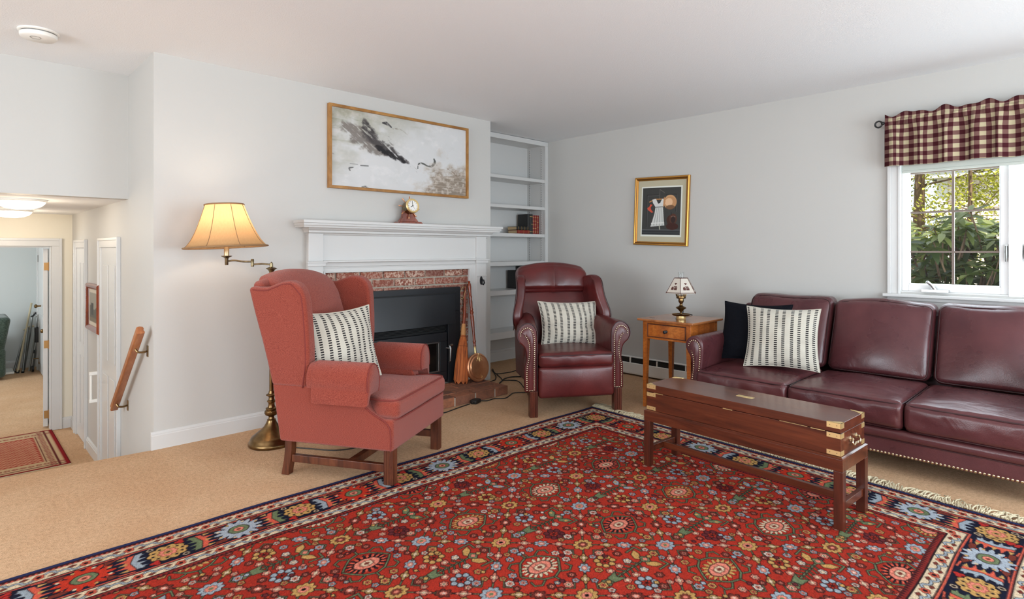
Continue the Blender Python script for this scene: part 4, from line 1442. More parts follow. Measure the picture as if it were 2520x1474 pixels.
# ------------------------------------------------------------------ red wing chair
def wing_chair():
    t = thing('wing_chair', 'red wool upholstered wing armchair with square wooden legs beside the floor lamp', 'armchair', (1.75, 3.036, 0), R(30.2))
    fab = M['redfab']
    yb = lambda z: .366 + .268 * (z - .49) if z > .49 else .31 + .187 * (z - .19)
    # legs: front fluted and straight, rear raked
    for sx in (-1, 1):
        mb = MB()
        cx = sx * .298
        f0 = .0125 if sx < 0 else 0.0      # the left front leg stands on the rug
        mb.box(cx - .026, cx + .026, -.345, -.293, f0, .205)
        for k in (-1, 0, 1):
            mb.box(cx + k * .013 - .004, cx + k * .013 + .004, -.348, -.343, f0, .2045)
            mb.box(min(cx + sx * .023, cx + sx * .029), max(cx + sx * .023, cx + sx * .029), -.319 + k * .013 - .004, -.319 + k * .013 + .004, f0, .2045)
        mb.build('leg', M['walnut'], t, .002)
        mb = MB()
        mb.loft([[(cx - .022, y0, z), (cx + .022, y0, z), (cx + .022, y1, z), (cx - .022, y1, z)] for z, y0, y1 in ((0, .283, .328), (.03, .279, .322), (.08, .270, .312), (.14, .262, .305), (.21, .262, .305))])
        mb.build('leg', M['walnut'], t, .003)
        mb = MB(); mb.box(cx - .014, cx + .014, -.293, .268, .072, .112)
        mb.build('side_stretcher', M['walnut'], t, .003)
    mb = MB(); mb.box(-.284, .284, -.10, -.065, .072, .112); mb.build('cross_stretcher', M['walnut'], t, .003)
    # seat rail
    mb = MB(); mb.rbox((0, -.02, .272), (.343, .335, .082), .018, 14, lambda p, q: (p[0], p[1] + (.0 if p[1] < 0 else .02 * (p[2] - .2)), p[2]))
    mb.build('seat_rail', fab, t)
    # side panels with the swept front
    out = [(.318, .192), (.345, .36), (.366, .50), (.0, .50), (-.14, .50), (-.175, .47), (-.19, .43), (-.225, .395), (-.275, .365), (-.315, .345), (-.342, .315), (-.352, .27), (-.352, .192)]
    out = [out[0], out[1], out[2]] + [p[:2] for p in spline([(a, b, 0) for a, b in out[3:]], 4)]
    for sx in (-1, 1):
        mb = MB(); mb.prism(out, 'x', sx * .272, sx * .346)
        sp = mb.build('side_panel', fab, t, (.012, 3))
        mb = MB()
        pth = [(sx * .3455, y + .006, z) for y, z in [p[:2] for p in spline([(a, b, 0) for a, b in [(-.175, .47), (-.19, .43), (-.225, .395), (-.275, .365), (-.315, .345), (-.342, .315), (-.350, .27), (-.350, .195)]], 5)]]
        mb.tube(pth, .0035, 6)
        mb.build('welt', M['redpipe'], sp)
        # arm roll
        def arm(y0, y1, rx, rz, drape, name):
            mb = MB(); rings = []
            n = 22
            ring = []
            for k in range(n):
                a = PI * (k / (n - 1)) - .35 + .0
                a = -.55 + (PI + .95) * k / (n - 1)
                x = rx * math.cos(a); z = rz * math.sin(a)
                ring.append((x, z))
            cx, cz = sx * .326, .535
            if drape:
                ring = ring + [(-rx * .99, -.05), (-rx * 1.0, -.112), (-rx * .86, -.112), (-rx * .5, -.06)]
            rows = []
            for f, y in ((.90, y0), (.97, y0 + .006), (1.0, y0 + .016), (1.0, (y0 + y1) / 2), (1.0, y1 - .01), (.96, y1)):
                rows.append([(cx + sx * -1 * (-(x) if False else x) * f, y, cz + z * f) for x, z in ring])
            mb.loft(rows)
            return mb.build(name, fab, t, angle=60)
        a_ = arm(-.222, .128, .058, .094, False, 'arm_roll')
        c_ = arm(-.236, .095, .0655, .103, True, 'arm_cover')
        mb = MB()
        ring = [(sx * .326 - sx * .0655 * .97 * math.cos(a), -.235, .535 + .103 * .97 * math.sin(a)) for a in [-.55 + (PI + .95) * k / 24 for k in range(25)]]
        mb.tube(ring, .003, 6); mb.build('welt', M['redpipe'], c_)
        # wing
        wo = [(.366, .488), (.398, .62), (.430, .74), (.472, .88), (.508, 1.018), (.475, 1.026), (.43, 1.022), (.38, 1.025), (.33, 1.042), (.28, 1.058), (.235, 1.060), (.195, 1.047), (.165, 1.018), (.148, .975), (.140, .91), (.134, .82), (.130, .72), (.132, .62), (.145, .54), (.155, .488)]
        def wwarp(q):
            x, y, z = q
            return (x + sx * (.016 * (z - .49) / .57 + .02 * max(0, (.3 - y)) / .17 * (z - .45)), y, z)
        mb = MB(); mb.prism(wo, 'x', sx * .276, sx * .350, wwarp)
        w = mb.build('wing', fab, t, (.020, 4))
        mb = MB()
        pth = [wwarp((sx * .3495, y + (.018 if y < .2 else 0), z - (.018 if z > 1 else 0))) for y, z in wo[5:]]
        mb.tube([tuple(p) for p in spline(pth, 4)], .0035, 6)
        mb.build('welt', M['redpipe'], w)
    # back, outside and inside
    mb = MB()
    def bw(p, q):
        x, y, z = p
        s = (z - .2) / .85
        y2 = yb(z) - .035 + (y)
        z2 = z + (.045 * (1 - (x / .34) ** 2) if z > .9 else 0) * ((z - .9) / .15 if z > .9 else 0)
        return (x, y2, z2)
    mb.rbox((0, 0, .62), (.335, .035, .425), .03, 16, bw)
    mb.build('outside_back', fab, t)
    mb = MB()
    def bi(p, q):
        x, y, z = p
        crown = (1 - (x / .29) ** 2)
        y2 = .255 + .30 * (z - .45) + y - .035 * crown * max(0, 1 - ((z - .72) / .36) ** 2) * (1 if y < 0 else 0)
        if z > .93:
            k = (z - .93) / .13
            y2 += .05 * k * k
        z2 = z + .05 * crown * max(0, (z - .9) / .16)
        return (x, y2, z2)
    mb.rbox((0, 0, .745), (.278, .075, .315), .05, 20, bi)
    mb.build('inside_back', fab, t)
    # T cushion
    mb = MB()
    def tc(p, q):
        x, y, z = p
        k = 1 / (1 + math.exp((y + .215) / .012))
        wdt = .262 + .068 * k
        cr = (1 - (q[0]) ** 2) * (1 - q[1] ** 2)
        return (x * wdt / .30, y, z + (.022 * cr if q[2] > 0 else 0) + wrinkle((x, y, z), .003, 6))
    mb.rbox((0, -.058, .398), (.30, .318, .052), .034, 26, tc)
    c = mb.build('seat_cushion', fab, t)
    for z in (.447, .350):
        mb = MB()
        path = []
        for k in range(120):
            a = 2 * PI * k / 120
            ca, sa = math.cos(a), math.sin(a)
            e = .16
            x = math.copysign(abs(ca) ** e, ca) * .296; y = math.copysign(abs(sa) ** e, sa) * .314
            kk = 1 / (1 + math.exp((y - .058 + .215) / .012)); wdt = .262 + .068 * kk
            path.append((x * wdt / .30, y - .058, z))
        mb.tube(path, .004, 6, True)
        mb.build('cushion_welt', M['redpipe'], c)
    return t


# ------------------------------------------------------------------ leather recliner
def recliner():
    t = thing('leather_recliner', 'oxblood leather wing recliner with brass nailheads beside the bookcase', 'armchair', (3.536, 3.056, 0), R(-32.7))
    lea = M['leather']
    for sx in (-1, 1):
        mb = MB(); cx = sx * .325
        mb.box(cx - .030, cx + .030, -.345, -.288, 0, .19)
        for k in (-1, 0, 1):
            mb.box(cx + k * .017 - .006, cx + k * .017 + .006, -.349, -.343, 0, .19)
        mb.build('leg', M['mahogz'], t, .002)
        cx *= .62
        mb = MB(); mb.taper((cx, .30, 0), (.022, .022), (cx, .28, .2), (.026, .026)); mb.build('leg', M['mahogz'], t, .003)
    # arms: scroll front swept back
    half = [(.298, .182), (.298, .40), (.296, .52), (.296, .60), (.305, .645), (.328, .677), (.362, .692), (.398, .686), (.430, .662), (.449, .625), (.452, .585), (.438, .548), (.412, .525), (.394, .50), (.384, .455), (.384, .41), (.394, .37), (.396, .32), (.396, .182)]
    half = [p[:2] for p in spline([(a, b, 0) for a, b in half], 3)]
    for sx in (-1, 1):
        mb = MB()
        def aw(q):
            x, y, z = q
            k = max(0, (y + .34) / .6)
            return (x - sx * (.125 if sx < 0 else .035) * k, y, z + (.012 * k if z > .5 else 0))
        mb.prism([(sx * x, z) for x, z in half], 'y', -.335, .30, aw)
        a = mb.build('arm', lea, t, (.014, 3), angle=50, loc=(-.022 if sx > 0 else 0, 0, 0))
        ya = -.339
        pin = [(.322, .20), (.322, .35), (.320, .46), (.320, .56), (.330, .615), (.358, .652), (.396, .650), (.422, .622), (.424, .592)]
        pou = [(.376, .20), (.376, .35), (.364, .41), (.356, .47), (.358, .53), (.372, .575), (.39, .60)]
        # raised facing between the nail rows
        mb = MB()
        A = spline([(sx * x, ya + .004, z) for x, z in pin[:-1]], 6); B = spline([(sx * x, ya + .004, z) for x, z in pou], 6)
        B = [B[int(i * (len(B) - 1) / (len(A) - 1))] for i in range(len(A))]
        mb.loft([[a_, tuple((Vector(a_) * .75 + Vector(b_) * .25) + Vector((0, -.010, 0))), tuple((Vector(a_) * .25 + Vector(b_) * .75) + Vector((0, -.010, 0))), b_] for a_, b_ in zip(A, B)])
        mb.build('arm_facing', lea, a)
        mb = nails(spline([(sx * x, ya, z) for x, z in pin], 8), .0145, .0052, (0, -1, 0))
        nb = nails(spline([(sx * x, ya, z) for x, z in pou], 8), .0145, .0052, (0, -1, 0))
        mb.add(nb.V, nb.F)
        nb = nails([(sx * .334, ya, .196), (sx * .37, ya, .196)], .0125, .0052, (0, -1, 0)); mb.add(nb.V, nb.F)
        mb.build('nailhead_trim', M['nail'], a)
        mb = MB(); mb.tube(spline([(sx * x, ya + .002, z) for x, z in [(.30, .19), (.30, .40), (.299, .60), (.312, .648), (.335, .676), (.365, .687), (.40, .680), (.43, .655), (.446, .62), (.446, .585), (.432, .552)]], 4), .004, 6)
        mb.build('arm_welt', M['leatherpipe'], a)
    for sx in (-1, 1):
        mb = MB(); mb.prism([(.02, .19), (.34, .19), (.41, .62), (.03, .63)], 'x', sx * .262, sx * .318)
        mb.build('side_panel', lea, t, (.012, 3))
    # body behind
    mb = MB(); mb.rbox((0, .06, .27), (.30, .31, .085), .02, 12, lambda p, q: (p[0] * (1 - .42 * max(0, p[1] + .2)), p[1], p[2])); mb.build('seat_base', lea, t)
    # footrest panel
    mb = MB(); mb.rbox((0, -.325, .252), (.291, .042, .115), .026, 16, lambda p, q: (p[0], p[1] - (.016 * (1 - q[0] ** 2) * (1 - q[2] ** 2) if q[1] < 0 else 0), p[2]))
    mb.build('footrest_panel', lea, t)
    # seat cushion
    mb = MB()
    def sc(p, q):
        x, y, z = p
        cr = (1 - q[0] ** 2) * (1 - q[1] ** 2)
        zz = z + (.02 * cr if q[2] > 0 else 0)
        front = max(0, -q[1]) ** 4
        zz += front * (.004 * math.sin(x * 46) + wrinkle((x, y, z), .006, 14)) * (1 - abs(q[2]) * .5)
        return (x, y + wrinkle((x, z, y), .006, 9) * front - .012 * front * (1 - q[0] ** 2) * (1 - q[2] ** 2), zz)
    mb.rbox((0, -.05, .415), (.290, .322, .054), .032, 26, sc)
    s_ = mb.build('seat_cushion', lea, t)
    mb = MB(); mb.tube([(-.275, -.372, .449), (-.14, -.376, .451), (0, -.378, .452), (.14, -.376, .451), (.275, -.372, .449)], .004, 6); mb.build('cushion_welt', M['leatherpipe'], s_)
    # inside back, lower pad and head roll
    rake = lambda z: .19 + .30 * (z - .46)
    mb = MB()
    def lo(p, q):
        x, y, z = p
        cr = (1 - q[0] ** 2) * max(0, 1 - q[2] ** 2)
        return (x, y + rake(z) + .05 - (.03 * cr if q[1] < 0 else 0) + wrinkle((x, y, z), .006, 7), z)
    mb.rbox((0, 0, .67), (.31, .05, .23), .035, 20, lo); mb.build('back_pad', lea, t)
    mb = MB()
    def he(p, q):
        x, y, z = p
        cr = 1 - (x / .31) ** 2
        fold = 0
        if q[1] < -.5:
            fold = -.018 * math.exp(-(x / .012) ** 2) + .006 * math.sin(x * 70) * math.exp(-((z - .9) / .03) ** 2) + wrinkle((x, y, z), .010, 10)
            fold += .014 * math.exp(-((z - .895) / .012) ** 2)
        z2 = z + .052 * cr * max(0, (z - .9) / .18)
        return (x, y + rake(z) + .035 - .03 * (1 - q[2] ** 2) * (1 if q[1] < 0 else 0) - fold * -1, z2)
    mb.rbox((0, 0, .965), (.305, .075, .105), .055, 26, he); mb.build('head_roll', lea, t)
    mb = MB(); mb.rbox((0, 0, .62), (.265, .04, .42), .03, 12, lambda p, q: (p[0], p[1] + rake(p[2]) + .15, p[2] + (.03 * (1 - (p[0] / .265) ** 2) if p[2] > .95 else 0)))
    mb.build('outside_back', lea, t)
    # wings
    wo = [(.34, .56), (.40, .80), (.44, .985), (.36, .99), (.27, 1.005), (.20, 1.018), (.145, 1.014), (.10, .985), (.072, .93), (.052, .86), (.03, .79), (.012, .73), (.008, .68), (.022, .63), (.06, .60), (.10, .58)]
    wo = [wo[0], wo[1]] + [p[:2] for p in spline([(a, b, 0) for a, b in wo[2:]], 3)]
    for sx in (-1, 1):
        def ww(q):
            x, y, z = q
            return (x + sx * (.040 * math.exp(-((z - .70) / .12) ** 2) - .012 * (z - .6) / .4 - .26 * max(0, y - .12)), y, z)
        mb = MB(); mb.prism(wo, 'x', sx * .303, sx * .372, ww)
        w = mb.build('wing', lea, t, (.022, 4))
        mb = MB(); mb.tube([ww((sx * .371, y + .010, z - (.01 if z > .98 else 0))) for y, z in wo[6:]], .0035, 6); mb.build('wing_welt', M['leatherpipe'], w)
    return t


# ------------------------------------------------------------------ sofa
def sofa():
    t = thing('leather_sofa', 'burgundy leather three-seat sofa with rolled arms and nailhead trim under the window', 'sofa', (4.25, 1.09, 0), R(-90))
    lea = M['leathersofa']
    # local: x = 1.09 - Y, y = X - 4.25 (front -.55)
    mb = MB(); mb.rbox((0, -.03, .17), (.985, .515, .07), .012, 12); mb.build('base_frame', lea, t)
    mb = MB(); mb.rbox((0, -.530, .145), (.985, .012, .045), .008, 14); lp = mb.build('lower_rail', lea, t)
    mb = nails([(-.975, -.543, .110), (.975, -.543, .110)], .0178, .0074, (0, -1, 0)); mb.build('nailhead_trim', M['nail'], lp)
    mb = MB(); mb.rbox((0, -.528, .215), (.975, .026, .030), .025, 14); mb.build('front_band', lea, t)
    for y, z in ((-.545, .188),):
        mb = MB(); mb.tube([(-.975, y, z), (.975, y, z)], .004, 6); mb.build('rail_welt', M['leatherpipe'], t)
    mb = MB()
    for x in (-.30, .31):
        mb.tube([(x, -.5425, .104), (x, -.5425, .186)], .002, 6)
    for x in (-.30, .31):
        sm = MB(); sm.tube([(x, -.5425, .104), (x, -.5425, .186)], .002, 6); sm.build('rail_seam', M['leatherpipe'], lp)
    for sx in (-1, 1):
        for y in (-.45, .42):
            mb = MB(); mb.taper((sx * .92, y, 0), (.025, .025), (sx * .92, y, .11), (.034, .034)); mb.build('foot', M['walnut'], t, .003)
    # back frame
    mb = MB(); mb.rbox((0, .43, .45), (.985, .075, .35), .03, 14, lambda p, q: (p[0], p[1] + .06 * (p[2] - .45), p[2])); mb.build('back_frame', lea, t)
    # arms
    half = [(.905, .10), (.905, .34), (.898, .45), (.892, .53), (.898, .578), (.920, .608), (.955, .622), (.990, .612), (1.018, .584), (1.026, .545), (1.012, .508), (.992, .476), (.980, .43), (.980, .38), (.992, .31), (1.004, .24), (1.006, .10)]
    half = [p[:2] for p in spline([(a, b, 0) for a, b in half], 4)]
    for sx in (-1, 1):
        mb = MB(); mb.prism([(sx * x, z) for x, z in half], 'y', -.485, .46)
        a = mb.build('arm', lea, t, (.016, 3), angle=50)
        ya = -.489
        p1 = [(.922, .12), (.922, .34), (.914, .45), (.912, .53), (.922, .568), (.950, .590), (.978, .584), (.996, .560), (.995, .536)]
        p2 = [(.984, .12), (.982, .25), (.968, .33), (.958, .40), (.958, .45), (.966, .49), (.976, .52)]
        mb = MB()
        for pp in (p1, p2):
            nb = nails(spline([(sx * x, ya, z) for x, z in pp], 8), .0155, .0056, (0, -1, 0)); mb.add(nb.V, nb.F)
        mb.build('nailhead_trim', M['nail'], a)
        A = spline([(sx * x, ya + .004, z) for x, z in p1[:-1]], 6); B = spline([(sx * x, ya + .004, z) for x, z in p2], 6)
        B = [B[int(i * (len(B) - 1) / (len(A) - 1))] for i in range(len(A))]
        mb = MB(); mb.loft([[a_, tuple((Vector(a_) * .75 + Vector(b_) * .25) + Vector((0, -.010, 0))), tuple((Vector(a_) * .25 + Vector(b_) * .75) + Vector((0, -.010, 0))), b_] for a_, b_ in zip(A, B)])
        mb.build('arm_facing', lea, a)
    # cushions
    for i, cx in enumerate((-.606, 0, .606)):
        w = .301
        def sc(p, q, cx=cx, i=i):
            x, y, z = p
            lx = q[0]
            end = (i == 0 and lx < 0) or (i == 2 and lx > 0)
            if end:
                k = 1 / (1 + math.exp((y + .47) / .01))
                x = x + math.copysign(abs(lx) * .0, lx) + math.copysign(k * .0, lx)
            cr = (1 - q[0] ** 2) * (1 - q[1] ** 2)
            zz = z + (.030 * cr if q[2] > 0 else 0)
            fr = max(0, -q[1]) ** 3
            # gathered puckers near the front edge
            pk = fr * max(0, q[2]) * (.0045 * math.sin(x * 95 + 3 * math.sin(x * 17 + i)) * (.4 + .6 * mnoise.noise((x * 9, i, 0)) ** 2))
            zz += pk + wrinkle((x, y, z + i), .006, 6) * (1 if q[2] > 0 else 0)
            yy = y + fr * (.0022 * math.sin(x * 62 + z * 50 + 2 * math.sin(x * 19 + i)) * (1 - abs(q[2])) + wrinkle((x, z * 2, i), .004, 9)) - .012 * fr * (1 - q[2] ** 2)
            return (x, yy, zz)
        mb = MB(); mb.rbox((cx, -.215, .322), (w, .345, .078), .034, 34, sc)
        s_ = mb.build('seat_cushion', lea, t)
        for z in (.388, .254):
            path = []
            for k in range(100):
                a = 2 * PI * k / 100; ca, sa = math.cos(a), math.sin(a); e = .13
                path.append((cx + math.copysign(abs(ca) ** e, ca) * (w - .004), -.215 + math.copysign(abs(sa) ** e, sa) * .341, z))
            mb = MB(); mb.tube(path, .0042, 6, True); mb.build('cushion_welt', M['leatherpipe'], s_)
        def bc(p, q, cx=cx, i=i):
            x, y, z = p
            k = (z - .40) / .46
            cr = (1 - q[0] ** 2) * max(0, 1 - q[2] ** 2) ** .8
            yy = y + .20 + .19 * k - (.06 * cr if q[1] < 0 else 0) + wrinkle((x, y, z + i), .012, 3.4) * (1 if q[1] < 0 else 0)
            zz = z + (.012 * (math.sin(x * 13 + 2 * i) * .5) + .01 * (1 - q[0] ** 2)) * max(0, q[2])
            top = max(0, q[2]) ** 3
            yy += top * .007 * math.sin(x * 62 + i * 2 + 2 * math.sin(x * 21)) * (1 if q[1] < 0 else 0) * (.5 + mnoise.noise((x * 6, i * 3.1, 0)))
            xx = x + .012 * math.sin(z * 9) * (abs(q[0]) ** 4) * math.copysign(1, q[0]) * 0
            return (xx, yy, zz)
        mb = MB(); mb.rbox((cx, .0, .635), (w - .004, .085, .24), .05, 34, bc)
        b_ = mb.build('back_cushion', lea, t)
        path = []
        for k in range(120):
            a = 2 * PI * k / 120; ca, sa = math.cos(a), math.sin(a); e = .14
            q0 = math.copysign(abs(ca) ** e, ca); q2 = math.copysign(abs(sa) ** e, sa)
            x = cx + q0 * (w - .018); z = .635 + q2 * .226
            kk = (z - .40) / .46
            zz = z + (.012 * (math.sin(x * 13 + 2 * i) * .5) + .01 * (1 - q0 ** 2)) * max(0, q2)
            path.append((x, -.071 + .20 + .19 * kk, zz))
        mb = MB(); mb.tube(path, .0042, 6, True); mb.build('cushion_welt', M['leatherpipe'], b_)
    return t


# ------------------------------------------------------------------ campaign chest on a stand
def chest():
    t = thing('chest_on_stand', 'long mahogany gun chest with brass corners on a matching low stand', 'coffee table', (2.947, 1.317, 0), R(-93.15))
    L, D = .5175, .1525
    leg = .019
    st = bpy.data.objects
    for sx in (-1, 1):
        for sy in (-1, 1):
            mb = MB(); mb.box(sx * (L - leg) - leg, sx * (L - leg) + leg, sy * (D - leg) - leg, sy * (D - leg) + leg, .0125, .265)
            mb.build('leg', M['mahogz'], t, .002)
    mb = MB()
    mb.box(-L, L, -D, -D + .022, .265, .318); mb.box(-L, L, D - .022, D, .265, .318); mb.box(-L, -L + .022, -D + .022, D - .022, .265, .318); mb.box(L - .022, L, -D + .022, D - .022, .265, .318)
    mb.build('stand_rail', M['mahog'], t, .002)
    mb = MB()
    prof = [(0, .318), (-.0, .322), (.008, .326), (.014, .327), (.014, .318)]
    rings = []
    for a, b in ((-1, -1), (1, -1), (1, 1), (-1, 1)):
        rings.append([(a * (L - p), b * (D - p), z) for p, z in prof])
    mb.loft(rings, False, True)
    mb.box(-L + .012, L - .012, -D + .012, D - .012, .316, .324)
    mb.build('stand_lip', M['mahog'], t, smooth=False)
    for sx in (-1, 1):
        mb = MB(); mb.box(sx * (L - leg) - .011, sx * (L - leg) + .011, -D + .038, D - .038, .088, .122); mb.build('end_stretcher', M['mahog'], t, .002)
    mb = MB(); mb.box(-L + .030, L - .030, -.011, .011, .088, .122); mb.build('long_stretcher', M['mahog'], t, .002)
    l, d = L - .012, D - .012
    mb = MB(); mb.box(-l, l, -d, d, .327, .4265); bx = mb.build('chest_body', M['mahog'], t, .0015)
    mb = MB(); mb.box(-l, l, -d, d, .4285, .470); lid = mb.build('chest_lid', M['mahog'], t, .0015)
    e = .0012
    # brass corner straps
    for sx in (-1, 1):
        for sy in (-1, 1):
            for z0, z1, par in ((.329, .349, bx), (.404, .425, bx), (.447, .4712, lid)):
                mb = MB()
                x0, x1 = sorted((sx * (l + e), sx * (l - .058)))
                y0, y1 = sorted((sy * (d + e), sy * (d - .001)))
                mb.box(x0, x1, y0, y1, z0, z1)
                x0, x1 = sorted((sx * (l + e), sx * (l - .001))); y0, y1 = sorted((sy * (d + e), sy * (d - .035)))
                mb.box(x0, x1, y0, y1, z0, z1)
                if par is lid:   # shaped top plate
                    tri = [(0, 0), (.058, 0), (.054, .008), (.040, .011), (.030, .020), (.012, .035), (.006, .036), (0, .036)]
                    mb.prism([(sx * (l + e - a), sy * (d + e - b)) for a, b in tri], 'z', .4698, .4712)
                c = mb.build('brass_corner', M['brass'], par, smooth=False)
                mb = MB()
                for k in (.016, .045):
                    mb.sphere((sx * (l - k), sy * (d + e), (z0 + z1) / 2), (.0022, .0008, .0022), 8, 4)
                mb.build('screw_heads', M['bronze'], c)
    mb = MB(); mb.box(-.04, .045, -.018, .012, .4698, .4712); mb.build('name_plate', M['brass'], lid)
    for x, w in ((-.43, .03), (-.02, .025), (.41, .03)):
        mb = MB(); mb.box(x - w, x + w, -d - .0012, -d + .002, .4248, .4276); mb.build('hinge', M['brass'], bx)
    mb = MB(); mb.box(.24, .365, -d - .0006, -d + .002, .4265, .4282); mb.build('brass_stay', M['brass'], bx)
    # drop handles on the ends
    for sx in (-1, 1):
        mb = MB()
        x = sx * (l + .001)
        for y in (-.036, .036):
            mb.lathe([(.012, 0), (.011, .003), (.005, .005), (.005, .012), (.007, .014), (.001, .017)], 12)
            n = 12 * 6
            for q in range(len(mb.V) - n, len(mb.V)):
                a, b, c = mb.V[q]; mb.V[q] = (x + sx * c, y + a, .385 + b)
        mb.tube(spline([(x + sx * .010, -.036, .385), (x + sx * .014, -.044, .372), (x + sx * .016, -.034, .36), (x + sx * .016, -.012, .368), (x + sx * .016, 0, .362), (x + sx * .016, .012, .368), (x + sx * .016, .034, .36), (x + sx * .014, .044, .372), (x + sx * .010, .036, .385)], 5), .0042, 8)
        mb.build('drop_handle', M['chrome'] if False else M['nail'], bx)
    return t


# ------------------------------------------------------------------ end table and its lamp
def end_table():
    t = thing('end_table', 'tiger maple end table with one drawer between recliner and sofa', 'side table', (4.125, 2.362, 0), R(-90))
    # local x = 2.362 - Y ; y = X - 4.125 ; drawer faces -y
    W, D, H = .238, .238, .69
    mb = MB(); mb.box(-W, W, -D, D, H - .016, H); mb.build('table_top', M['mapletop'], t, (.004, 3))
    w, d = .205, .205
    for sx in (-1, 1):
        for sy in (-1, 1):
            mb = MB()
            mb.taper((sx * (w - .012), sy * (d - .012), 0), (.0125, .0125), (sx * (w - .0195), sy * (d - .0195), .52), (.0195, .0195))
            mb.box(sx * (w - .0195) - .0195, sx * (w - .0195) + .0195, sy * (d - .0195) - .0195, sy * (d - .0195) + .0195, .52, H - .016)
            mb.build('leg', M['maple'], t, .002)
    for sx in (-1, 1):
        mb = MB(); x = sx * (w - .008); mb.box(x - .008, x + .006, -d + .039, d - .039, .535, H - .016); mb.build('side_apron', M['maple'], t, .0015)
    mb = MB(); mb.box(-w + .039, w - .039, d - .014, d - .002, .535, H - .016); mb.build('back_apron', M['maple'], t, .0015)
    mb = MB(); mb.box(-w + .039, w - .039, -d + .002, -d + .016, .535, .550); mb.box(-w + .039, w - .039, -d + .002, -d + .016, .655, H - .016)
    mb.build('drawer_rail', M['maple'], t, .0015)
    mb = MB(); mb.box(-w + .041, w - .041, -d + .001, -d + .016, .552, .653); dr = mb.build('drawer', M['maple'], t, .0015)
    mb = MB()
    a, b, z0, z1 = -w + .041, w - .041, .552, .653
    q = .006
    for x0, x1, c0, c1 in ((a, b, z0, z0 + q), (a, b, z1 - q, z1), (a, a + q, z0 + q, z1 - q), (b - q, b, z0 + q, z1 - q)):
        mb.box(x0, x1, -d - .004, -d + .002, c0, c1)
    mb.build('drawer_beading', M['walnut'], dr, .001)
    mb = MB(); mb.lathe([(.012, 0), (.011, .004), (.006, .008), (.007, .014), (.013, .02), (.013, .026), (.006, .029), (.001, .030)], 18)
    mb.V = [(x, -d - z + .001, .602 + y) for x, y, z in mb.V]
    mb.build('drawer_knob', M['iron'], dr)
    mb = MB(); mb.lathe([(.001, 0), (.022, 0), (.022, .0007), (.001, .0008)], 20, (-.17, -.13, H)); mb.build('ring_mark', plain('dark_ring_stain', srgb(84, 50, 34), .3), t)
    return t


